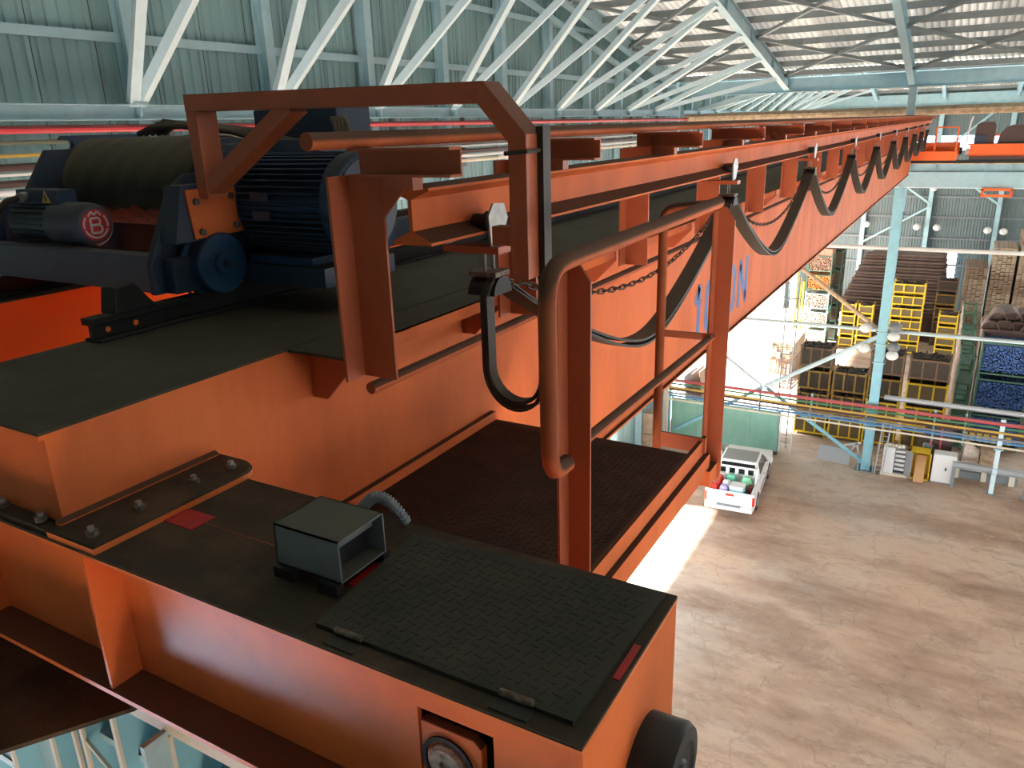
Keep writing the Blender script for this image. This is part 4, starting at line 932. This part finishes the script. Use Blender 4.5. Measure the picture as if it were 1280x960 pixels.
MB().lathe((1.95, 35.5, FZ + .98), (1, 0, 0), [(0, .4), (.5, .5), (.55, .5)], 24).build('drum', M['tan'], t, smooth=True)
for k in range(7): MB().box(1.2 + k * .26, 1.38 + k * .26, 35.3, 35.6, FZ + 1.7, FZ + 1.95).build('guard_bar', M['yellow'], t)
MB().box(1.0, 3.4, 35.2, 36.0, FZ, FZ + .3).build('bed', M['greypipe'], t)
for x in (1.2, 2.2, 3.2): MB().box(x - .1, x + .1, 35.1, 35.3, FZ, FZ + .55).build('leg', M['cream'], t)
MB().prism([(35.2, FZ + .2), (35.9, FZ + .2), (35.9, FZ + 2.2)], 'x', -.2, .9).build('hopper', M['brown'], t)
t = thing('pump', 'small grey pump with two red stand pipes behind the white cabinet', 'pump', (.0, 35.3, FZ))
MB().lathe((-.2, 35.3, FZ + 1.1), (1, 0, 0), [(0, .12), (.05, .2), (.35, .2), (.4, .12)], 14).build('body', M['greypipe'], t, smooth=True)
for x in (.1, .45): MB().cyl((x, 35.2, FZ), (x, 35.2, -12.6), .035, 6).build('stand_pipe', M['redfar'], t)
MB().box(-.25, .25, 35.1, 35.5, FZ, FZ + .9).build('stand', M['brown'], t)

# ================================================================ CRATES, RACKS AND STOCK IN THE FAR BAY
def crate_meshes(w, d, h, bays, fm, pm_, leg=.12):
    b = .075; mb = MB()
    for x in (0, w - b):
        for y in (0, d - b): mb.box(x, x + b, y, y + b, 0, h)
    for z in (leg, h - .1 - b):
        for y in (-.004, d - b + .004): mb.box(0, w, y, y + b, z, z + b)
        for x in (-.004, w - b + .004): mb.box(x, x + b, 0, d, z, z + b)
    for k in range(1, bays):
        x = w * k / bays; mb.box(x - b / 2, x + b / 2, -.01, b - .01, leg, h - .1); mb.box(x - b / 2, x + b / 2, d - b, d + .005, leg, h - .1)
    for x in (0, w - b):  # stacking lugs
        mb.box(x - .02, x + b + .02, -.02, b + .02, h - .06, h)
    fr = mb.mesh('frame', M[fm])
    pan = [('front_panel', MB().box(.04, w - .04, .03, .04, leg, h - .12).mesh('front_panel', M[pm_])), ('back_panel', MB().box(.04, w - .04, d - .04, d - .03, leg, h - .12).mesh('back_panel', M[pm_])),
           ('side_panel', MB().box(.03, .04, .04, d - .04, leg, h - .12).mesh('side_panel', M[pm_])), ('side_panel', MB().box(w - .04, w - .03, .04, d - .04, leg, h - .12).mesh('side_panel', M[pm_])), ('floor_panel', MB().box(.04, w - .04, .04, d - .04, leg, leg + .02).mesh('floor_panel', M[pm_]))]
    return fr, pan
CM = {}
def crate(name, label, x, y, z, w, d, h, bays, fm, pm_, group, open_front=False):
    key = (w, d, h, bays, fm, pm_)
    if key not in CM: CM[key] = crate_meshes(*key)
    t = thing(name, label, 'crate', (x, y, z), group)
    inst('frame', CM[key][0], t, (x, y, z))
    for nm, me in CM[key][1]:
        if open_front and nm == 'front_panel': continue
        inst(nm, me, t, (x, y, z))
    return t
HM = {}
def heap(label, x, y, z, w, d, h, mk='scrap', n=70):
    key = (w, d, mk, n)
    if key not in HM:
        rn = random.Random(len(HM)); mb = MB()
        mb.box(.06, w - .06, .06, d - .06, .15, h - .2)
        for i in range(n):
            c = Vector((rn.uniform(.12, w - .12), rn.uniform(.1, d - .1), h - .18 + rn.uniform(0, .14))); a = rn.uniform(0, pi); q = Vector((cos(a), sin(a), rn.uniform(-.4, .4))) * rn.uniform(.08, .25)
            q.x = max(min(q.x, w - .06 - c.x, c.x - .06), -.2); mb.bar(c - q, c + q, rn.uniform(.03, .08), rn.uniform(.03, .06))
        HM[key] = mb.mesh('scrap_metal', M[mk])
    o = inst('scrap_metal', HM[key], None, (x, y, z)); tag(o, label, 'scrap', None, 'stuff')
EM = {}
def ends(label, x, y, z, w, d, h, mk, r_=.06):
    """pipe ends packed behind an open crate front"""
    key = (w, h, mk, r_)
    if key not in EM:
        rn = random.Random(5); mb = MB(); row = 0; zz = .14 + r_
        while zz < h - .1:
            xx = .06 + r_ + (r_ if row % 2 else 0)
            while xx < w - .06:
                q = r_ * rn.uniform(.7, .98); dy = rn.uniform(-.06, .1)
                mb.cyl((xx + rn.uniform(-.02, .02), .0 + dy, zz + rn.uniform(-.02, .02)), (xx, d - .1, zz), q, 7); xx += 2 * r_
            zz += r_ * 1.75; row += 1
        EM[key] = mb.mesh('pipe_ends', M[mk])
    o = inst('pipe_ends', EM[key], None, (x, y, z)); tag(o, label, 'pipes', None, 'stuff')
LEV = {1: ['single'], 2: ['bottom', 'top'], 3: ['bottom', 'middle', 'top'], 4: ['bottom', 'second lowest', 'second highest', 'top'], 5: ['bottom', 'second lowest', 'middle', 'second highest', 'top'], 6: ['bottom', 'second lowest', 'third lowest', 'third highest', 'second highest', 'top']}
def stack(desc, x, y, w, d, h, bays, kinds, heapmat='scrap', group='stacked crates', z0=FZ):
    n = len(kinds)
    cn = {'yellow': ('bright yellow', 'yellow', 'goldmesh'), 'amber': ('worn amber', 'yellowold', 'darkcrate'), 'brown': ('brown', 'crateframe', 'darkcrate'), 'gold': ('dull yellow', 'yellow', 'goldmesh')}
    for k, kd in enumerate(kinds):
        nm, fm, pm_ = cn[kd]; z = z0 + k * h
        crate('stacking_crate', '%s steel stacking crate, %s of %s' % (nm, LEV[n][k], desc), x, y, z, w, d, h, bays, fm, pm_, group)
        if k == n - 1 or k % 2 == 1: heap('dark scrap filling the %s crate of %s' % (LEV[n][k], desc), x, y, z, w, d, h, heapmat)
stack('the front stack beside the caged ladder', -5.85, 37.3, 1.45, 1.2, 1.13, 3, ['gold', 'amber', 'amber', 'brown'])
stack('the low front stack left of the column', -4.3, 37.3, 1.45, 1.2, 1.15, 3, ['gold', 'amber', 'amber'])
stack('the front stack behind the column', -2.8, 37.3, 1.4, 1.2, 1.13, 3, ['gold', 'gold', 'amber', 'brown'])
stack('the front stack right of the column', -1.2, 37.3, 1.65, 1.2, 1.12, 3, ['gold', 'gold', 'yellow', 'brown'])
stack('the narrow left stack across the aisle', -6.2, 54.4, .9, 1.0, .76, 1, ['yellow'] * 4)
stack('the narrow right stack across the aisle', -5.15, 54.3, .9, 1.0, .76, 1, ['yellow'] * 4)
stack('the tall wide stack across the aisle', -3.25, 54.0, 1.85, 1.1, .78, 3, ['yellow'] * 6)
stack('the small stack near the plank packs', -.5, 54.0, 1.1, 1.1, .72, 1, ['yellow'] * 4)
stack('the dark stack behind the small yellow stack', -.85, 57.0, 1.2, 1.1, .9, 1, ['brown', 'brown', 'amber', 'amber', 'brown'])
for k, (mk, nm) in enumerate((('creamends', 'cream'), ('whiteends', 'pale'), ('whiteends', 'whitish'), ('orangeends', 'orange'), ('pinkends', 'pinkish'))):
    z = FZ + k * 1.25; lv = LEV[5][k]
    crate('stacking_crate', 'turquoise open front crate, %s of the turquoise stack by the doorway' % lv, -8.45, 53.6, z, 1.5, 1.6, 1.25, 1, 'tealcrate' if k < 3 else 'green', 'darkcrate', 'turquoise crates', True)
    ends('%s pipe ends in the %s crate of the turquoise stack' % (nm, lv), -8.45, 53.6, z, 1.5, 1.6, 1.25, mk, .062)
heap('loose pinkish offcuts heaped on top of the turquoise stack', -8.45, 53.6, FZ + 5.9, 1.5, 1.6, .9, 'pinkends', 90)
for k in range(5):
    z = FZ + k * 1.25
    crate('stacking_crate', 'dark green crate, %s of the stack behind the turquoise one' % LEV[5][k], -8.3, 55.6, z, 1.7, 1.6, 1.25, 2, 'green', 'darkcrate', 'dark green crates')
    heap('tangled offcuts in the %s dark green crate' % LEV[5][k], -8.3, 55.6, z, 1.7, 1.6, 1.3, 'scrap', 110)
# green racks and blue pipes at right
for k in range(3):
    z = FZ + .35 + k * 1.66; lv = LEV[3][k]
    crate('pipe_rack_crate', 'dark green open rack, %s of the rack stack holding blue pipes' % lv, 1.48, 38.2, z, 1.95, 2.2, 1.66, 1, 'green', 'green', 'green racks with blue pipes', True)
    ends('blue pipe ends packed in the %s green rack' % lv, 1.48, 38.25, z + .1, 1.95, 2.2, 1.45, 'blueends', .042)
for j, y in enumerate((38.4, 41.6, 44.8, 48.0)):
    for k in range(3):
        z = FZ + k * 1.5
        t = crate('pipe_rack_crate', 'slim green rack, %s level of the %s slim stack from the front' % (LEV[3][k], ORD[j]), .72, y, z, .62, 2.4, 1.5, 1, 'green', 'green', 'slim green racks', True)
        for ch in list(t.children):
            if ch.name.startswith(('side_panel', 'back_panel')): bpy.data.objects.remove(ch)
        mb = MB(); rn = random.Random(j * 7 + k)
        for i in range(30): x = .70 + rn.uniform(-.03, .05); yy = y + rn.uniform(.1, 2.3); mb.bar((x, yy, z + rn.uniform(.2, .5)), (x + rn.uniform(-.05, .05), yy + rn.uniform(-.15, .15), z + rn.uniform(.8, 1.4)), .05, .05)
        o = mb.build('pale_rods', M['whiteends']); tag(o, 'pale rods leaning on the %s level of the %s slim green stack' % (LEV[3][k], ORD[j]), 'rods', None, 'stuff')
SN = ['left', 'second', 'third', 'fourth', 'right']
for lay in range(2):
    for k in range(5 - lay):
        x, y, z, rr = 1.75 + k * .52 + lay * .26, 40.05 + .12 * (k % 3) + .35 * lay, -9.3 + lay * .36, .34 + .05 * (k % 2)
        mb = MB(); n = 9; tl_ = .12 * (-1) ** k
        for i in range(n):
            am = pi * (i + .5) / n
            mb.bar((x + rr * cos(am), y, z + rr * sin(am)), (x + rr * cos(am) + tl_, y + 1.7, z + rr * sin(am)), rr * pi / n * 1.1, .05, (cos(am), 0, sin(am)))
        mb.prism([(x + (rr - .02) * cos(pi * i / 8), z + (rr - .02) * sin(pi * i / 8)) for i in range(9)], 'y', y + .25, y + .3)
        tag(mb.build('half_shell', M['shell']), '%s brown half round steel shell in the %s layer above the blue pipes' % (SN[k], ['lower', 'upper'][lay]), 'steel shell', 'brown steel shells')
tag(MB().box(1.45, 4.2, 40.1, 42.6, FZ, -9.3).box(1.43, 4.22, 40.05, 42.65, -9.9, -9.75).build('stock_bin', M['browntube']), 'large brown bin under the half round shells', 'bin')
# long brown steel bundles
for r_ in range(9):
    for j in range(2):
        x0 = -6.9 + .15 * r_ + .35 * (j % 2); x1 = -.35 - .05 * r_; z = FZ + 1.85 + r_ * .402; y = 58.0 + j * 1.3 + .28 * r_
        t = thing('steel_bundle', '%s brown steel bar bundle of the %s pile behind the yellow crates' % ((['lowest', 'second', 'third', 'fourth', 'fifth', 'sixth', 'seventh', 'eighth', 'topmost'])[r_], ['front', 'rear'][j]), 'steel bundle', ((x0 + x1) / 2, y, z), 'long steel bundles')
        me = MB().cyl((x0, 0, 0), (x1, 0, 0), .1, 8).mesh('bar', M['browntube'], ((x0 + x1) / 2, 0, 0))
        for a in range(5):
            for b in range(2): inst('bar', me, t, ((x0 + x1) / 2 + .06 * ((a * 3 + b) % 4), y + .11 + a * .2, z + .1 + b * .2))
tag(MB().box(-6.6, -.8, 57.9, 61.5, FZ, FZ + 1.85).box(-6.7, -.7, 57.85, 61.6, FZ + 1.6, FZ + 1.7).build('bundle_stand', M['brown']), 'low dark stand carrying the long brown bundles', 'stand')
# plank packs
PK = {}
def plank_pack(label, x, y, z, w, h, mk):
    key = (w, h, mk)
    if key not in PK:
        rn = random.Random(len(PK) + 3); L_ = []; nx, nz = int(w / .25), int(h / .125)
        me = MB().box(0, .235, 0, 3.4, 0, .112).mesh('plank', M[mk])
        for i in range(nx):
            for j in range(nz): L_.append((i * .25, rn.uniform(-.12, .12), j * .125))
        PK[key] = (me, L_)
    me, L_ = PK[key]; t = thing('plank_pack', label, 'planks', (x, y, z), 'plank packs')
    for p in L_: inst('plank', me, t, (x + p[0], y + p[1], z + p[2]))
cols = [(.62, 57.2, [(-13.2, 1.0), (-12.2, 1.0), (-11.2, 1.125), (-10.075, .75)]), (2.02, 57.4, [(-13.2, 1.125), (-12.075, 1.125), (-10.95, 1.25), (-9.7, .75), (-8.95, .875)]), (3.42, 57.4, [(-12.2, 1.125), (-11.075, 1.125), (-9.95, 1.25), (-8.7, .875), (-7.825, .625)])]
for ci, (x, y, lv) in enumerate(cols):
    for k, (z, h) in enumerate(lv):
        plank_pack('%s plank pack in the %s column of packs by the far wall' % ((LEV[4] if len(lv) == 4 else LEV[5])[k], ['left', 'middle', 'right'][ci]), x, y, z, 1.35, h, 'plankpale' if (k + ci) % 3 else 'plank')
    tag(MB().box(x, x + 1.3, y, y + 3.2, FZ, lv[0][0]).box(x - .02, x + 1.32, y - .04, y + 3.24, FZ + .5, FZ + .58).build('timber_bed', M['plank']), '%s dark timber bed under the plank packs' % ['left', 'middle', 'right'][ci], 'timber')
# timber stack and bars left of the front crates
plank_pack('grey timber stack with level boards beside the bright doorway', -9.1, 46.4, -13.6, 1.5, 1.1, 'plankpale')
tag(MB().box(-9.1, -7.6, 46.5, 49.6, FZ, -13.65).box(-9.12, -7.58, 46.44, 46.5, FZ + .3, FZ + .45).build('timber_bed', M['plank']), 'dark bed under the grey timber stack by the doorway', 'timber')
for k in range(7):
    tag(MB().bar((-8.6 + k * .22, 44.0, FZ + .03), (-8.9 + k * .2, 46.42, FZ + .95 - .05 * k), .08, .08).build('leaning_bar', M['plankpale'] if k % 2 else M['brown']), '%s leaning bar in front of the grey timber stack' % ORD[k], 'bar', 'leaning bars')
for k in range(3):
    tag(MB().cyl((-9.35 + .22 * k, 55.6, FZ), (-9.35 + .22 * k, 55.6, FZ + 4.6 - .3 * k), .07, 8).build('yellow_pole', M['yellow'], smooth=True), '%s upright yellow pole left of the turquoise stack' % ['left', 'middle', 'right'][k], 'pole', 'yellow poles')
t = thing('door_pillar', 'pinkish concrete pillar standing in the bright doorway', 'pillar', (-10.4, 60.6, FZ)); MB().box(-10.6, -10.2, 60.4, 60.8, FZ, FZ + 3.6).build('shaft', M['concrete'], t, bevel=.03); MB().box(-10.66, -10.14, 60.34, 60.86, FZ, FZ + .5).build('plinth', M['pinkends'], t)
for k in range(3):
    tag(MB().bar((-11.0 + .25 * k, 37.8 + .5 * k, FZ), (-11.3 + .25 * k, 37.9 + .5 * k, FZ + 2.3), 2.2, .05, (1, 0, 0)).build('site_hoarding', M[['greypipe', 'brown', 'plank'][k]]), '%s panel leaning at the edge of the bright doorway' % ['grey', 'dark brown', 'wooden'][k], 'panel')
#PART6
# ================================================================ PICKUP TRUCK (built at the origin, rear bumper at y = 0, then set down)
pk = thing('pickup_truck', 'white double cab pickup truck with a loaded open bed on the hall floor', 'truck', (0, 0, 0))
W = .90
# lower body sides with wheel arches, from rear to front
def side_profile():
    P = [(0.02, .42)]
    def arch(c):
        return [(c - .42 * cos(a), .38 + .42 * sin(a)) for a in [pi * i / 10 for i in range(11)]]
    P += arch(1.05); P += arch(4.15)
    P += [(5.05, .40), (5.12, .62), (5.05, .95), (4.0, 1.07), (3.75, 1.10), (.02, 1.10)]
    return P
for s_ in (-1, 1):
    MB().prism(side_profile(), 'x', s_ * W - .03, s_ * W + .03).build('side_panel', M['carwhite'], pk, bevel=.015)
MB().box(-W, W, .02, 1.6, .55, .60).build('bed_floor', M['greypipe'], pk)
for s_ in (-1, 1): MB().box(s_ * W - .12 if s_ > 0 else -W, W if s_ > 0 else -W + .12, .05, 1.6, .6, 1.10).build('bed_side', M['carwhite'], pk, bevel=.015)
MB().box(-W + .02, W - .02, 0, .06, .55, 1.10).build('tailgate', M['carwhite'], pk, bevel=.015)
MB().box(-.16, .16, -.012, .0, .92, 1.02).build('emblem_plate', M['tailred'], pk)
MB().box(-W + .0, W - .0, -.18, .02, .38, .56).build('rear_bumper', M['white'], pk, bevel=.03)
MB().box(-.45, .45, -.2, -.02, .55, .575).build('bumper_step', M['greypipe'], pk)
for s_ in (-1, 1): MB().box(s_ * W - .05, s_ * W + .04, -.02, .1, .62, .98).build('tail_lamp', M['tailred'], pk, bevel=.01)
MB().box(-W + .05, W - .05, 1.6, 5.05, .35, .60).build('chassis', M['black'], pk)
MB().prism([(1.6, .6), (1.6, 1.12), (3.75, 1.12), (3.75, .6)], 'x', -W + .02, W - .02).build('cab_body', M['carwhite'], pk, bevel=.01)
MB().prism([(3.7, .6), (3.7, 1.10), (4.9, 1.02), (5.08, .9), (5.1, .6)], 'x', -W + .02, W - .02).build('bonnet', M['carwhite'], pk, bevel=.03)
def frust(y0, y1, yt0, yt1, z0, z1, w0, w1):
    return MB().add([(-w0, y0, z0), (w0, y0, z0), (w0, y1, z0), (-w0, y1, z0), (-w1, yt0, z1), (w1, yt0, z1), (w1, yt1, z1), (-w1, yt1, z1)], [(0, 3, 2, 1), (4, 5, 6, 7), (0, 1, 5, 4), (1, 2, 6, 5), (2, 3, 7, 6), (3, 0, 4, 7)])
cabt = frust(1.62, 3.85, 1.78, 3.05, 1.10, 1.66, .87, .72).build('cab_top', M['carwhite'], pk, bevel=.04)
frust(1.86, 2.98, 1.88, 2.95, 1.655, 1.675, .66, .64).build('roof_panel', M['carroof'], cabt)
def quad(pts, off, name):
    a, b, c, d = [Vector(p) for p in pts]; n = (b - a).cross(d - a).normalized() * off
    return MB().add([a + n, b + n, c + n, d + n, a - n, b - n, c - n, d - n], [(0, 1, 2, 3), (7, 6, 5, 4), (0, 4, 5, 1), (1, 5, 6, 2), (2, 6, 7, 3), (3, 7, 4, 0)]).build(name, M['glass'], cabt)
quad([(-.72, 1.645, 1.17), (.72, 1.645, 1.17), (.64, 1.755, 1.58), (-.64, 1.755, 1.58)], .012, 'rear_window')
quad([(-.76, 3.74, 1.17), (.76, 3.74, 1.17), (.66, 3.16, 1.60), (-.66, 3.16, 1.60)], .012, 'windscreen')
for s_ in (-1, 1):
    quad([(s_ * .855, 1.85, 1.17), (s_ * .855, 2.6, 1.17), (s_ * .752, 2.55, 1.58), (s_ * .752, 1.98, 1.58)], .012, 'side_window')
    quad([(s_ * .855, 2.68, 1.17), (s_ * .855, 3.55, 1.17), (s_ * .752, 3.0, 1.58), (s_ * .752, 2.63, 1.58)], .012, 'side_window')
    mo = MB().box(s_ * 1.03 - .1, s_ * 1.03 + .1, 3.28, 3.42, 1.12, 1.34).build('mirror', M['carwhite'], pk, bevel=.03)
    MB().bar((s_ * .88, 3.35, 1.16), (s_ * .96, 3.35, 1.18), .05, .05).build('mirror_arm', M['black'], mo)
    MB().box(s_ * .935 - .012, s_ * .935 + .012, 1.7, 3.6, .58, .66).build('side_strip', M['carside'], pk)
    for y in (2.35, 3.2): MB().box(s_ * .935 - .012, s_ * .935 + .014, y, y + .18, .98, 1.02).build('door_handle', M['carside'], pk)
# headache rack behind the cab with three openings
hk2 = MB()
hk2.box(-.86, .86, 1.42, 1.48, 1.48, 1.56); hk2.box(-.86, .86, 1.42, 1.48, 1.12, 1.19)
for x in (-.86, -.42, -.06, .31, .66): hk2.box(x, x + .13 if x > -.8 else x + .2, 1.42, 1.48, 1.12, 1.56)
hk2.build('headache_rack', M['carwhite'], pk, bevel=.01)
for s_ in (-1, 1): MB().bar((s_ * .8, 1.45, 1.5), (s_ * .82, .9, 1.12), .07, .07).build('rack_stay', M['carwhite'], pk)
for y in (1.05, 4.15):
    for s_ in (-1, 1):
        w = MB().lathe((s_ * .74, y, .375), (s_, 0, 0), [(0, .30), (.02, .36), (.05, .375), (.17, .375), (.2, .36), (.205, .24), (.19, .22)], 26).build('wheel', M['black'], pk, smooth=True)
        MB().lathe((s_ * .74, y, .375), (s_, 0, 0), [(.17, .22), (.2, .2), (.205, .08), (.21, .07)], 18).build('rim', M['silver'], w, smooth=True)
TX, TYY, TA = -6.40, 27.35, R(4.4)
pk.location = (TX, TYY, 0); pk.rotation_euler = (0, 0, TA)
def tl(x, y, z): return (TX + x * cos(TA) - y * sin(TA), TYY + x * sin(TA) + y * cos(TA), z - H)
def bag(name, label, cat, x, y, w, d, h, m_, lump=.12, z=.60):
    rn = random.Random(hash(label) % 1000 if False else len(label)); mb = MB(); n, k = 12, 6; vs = []; fs = []; bx = tl(x, y, z)
    for j in range(k + 1):
        f = j / k; s_ = (1 - max(0, f - .55) ** 2 * 2.2) * (1 - .25 * (1 - f) ** 4)
        for i in range(n):
            a = 2 * pi * i / n; cx, sy = cos(a), sin(a); e = .6
            px = math.copysign(abs(cx) ** e, cx) * w / 2 * s_ * (1 + rn.uniform(-lump, lump)); py = math.copysign(abs(sy) ** e, sy) * d / 2 * s_ * (1 + rn.uniform(-lump, lump))
            vs.append((bx[0] + px, bx[1] + py, bx[2] + f * h + rn.uniform(-.02, .02) * (0 < j)))
    vs.append((bx[0], bx[1], bx[2] + h * 1.02))
    for j in range(k): fs += [(j * n + i, j * n + (i + 1) % n, (j + 1) * n + (i + 1) % n, (j + 1) * n + i) for i in range(n)]
    fs += [(k * n + i, k * n + (i + 1) % n, (k + 1) * n) for i in range(n)] + [tuple(range(n - 1, -1, -1))]
    return tag(mb.add(vs, fs).build(name, m_, smooth=True), label, cat, 'load in the pickup bed')
bag('plastic_bag', 'red bag at the rear left corner of the pickup bed', 'bag', -.62, .35, .32, .5, .62, M['tailred'])
bag('plastic_bag', 'red rolled cloth further forward at the left side of the pickup bed', 'cloth', -.55, .95, .25, .6, .68, M['tailred'], .2)
bag('plastic_bag', 'lilac bag at the tailgate next to the red bag', 'bag', -.28, .32, .36, .42, .6, mat('lilac_plastic', (.42, .38, .72), .4))
bag('plastic_bag', 'white patterned bag in the middle of the pickup bed', 'bag', -.25, .75, .4, .4, .62, M['white'], .18)
bag('plastic_bag', 'green bag on the left behind the headache rack', 'bag', -.15, 1.15, .45, .3, .7, mat('green_plastic', (.12, .5, .32), .4), .2)
bag('plastic_bag', 'bright green bag on the right behind the headache rack', 'bag', .45, 1.12, .42, .36, .7, mat('mint_plastic', (.22, .62, .36), .4), .15)
bag('plastic_bag', 'dark red bundle at the right side of the pickup bed', 'bag', .66, .75, .2, .4, .56, mat('maroon_cloth', (.18, .02, .02), .7), .15)
cx = thing('cool_box', 'pale blue cool box standing by the tailgate in the pickup bed', 'box', tl(.22, .45, .6), 'load in the pickup bed')
b = tl(.22, .45, .6)
MB().box(b[0] - .26, b[0] + .26, b[1] - .24, b[1] + .24, b[2], b[2] + .56).build('body', mat('pale_blue_plastic', (.42, .68, .78), .4), cx, bevel=.03)
MB().box(b[0] - .27, b[0] + .27, b[1] - .25, b[1] + .25, b[2] + .56, b[2] + .64).build('lid', M['white'], cx, bevel=.02)
MB().bar((b[0] - .28, b[1], b[2] + .35), (b[0] + .28, b[1], b[2] + .35), .04, .03).build('handle', M['bluep'], cx)
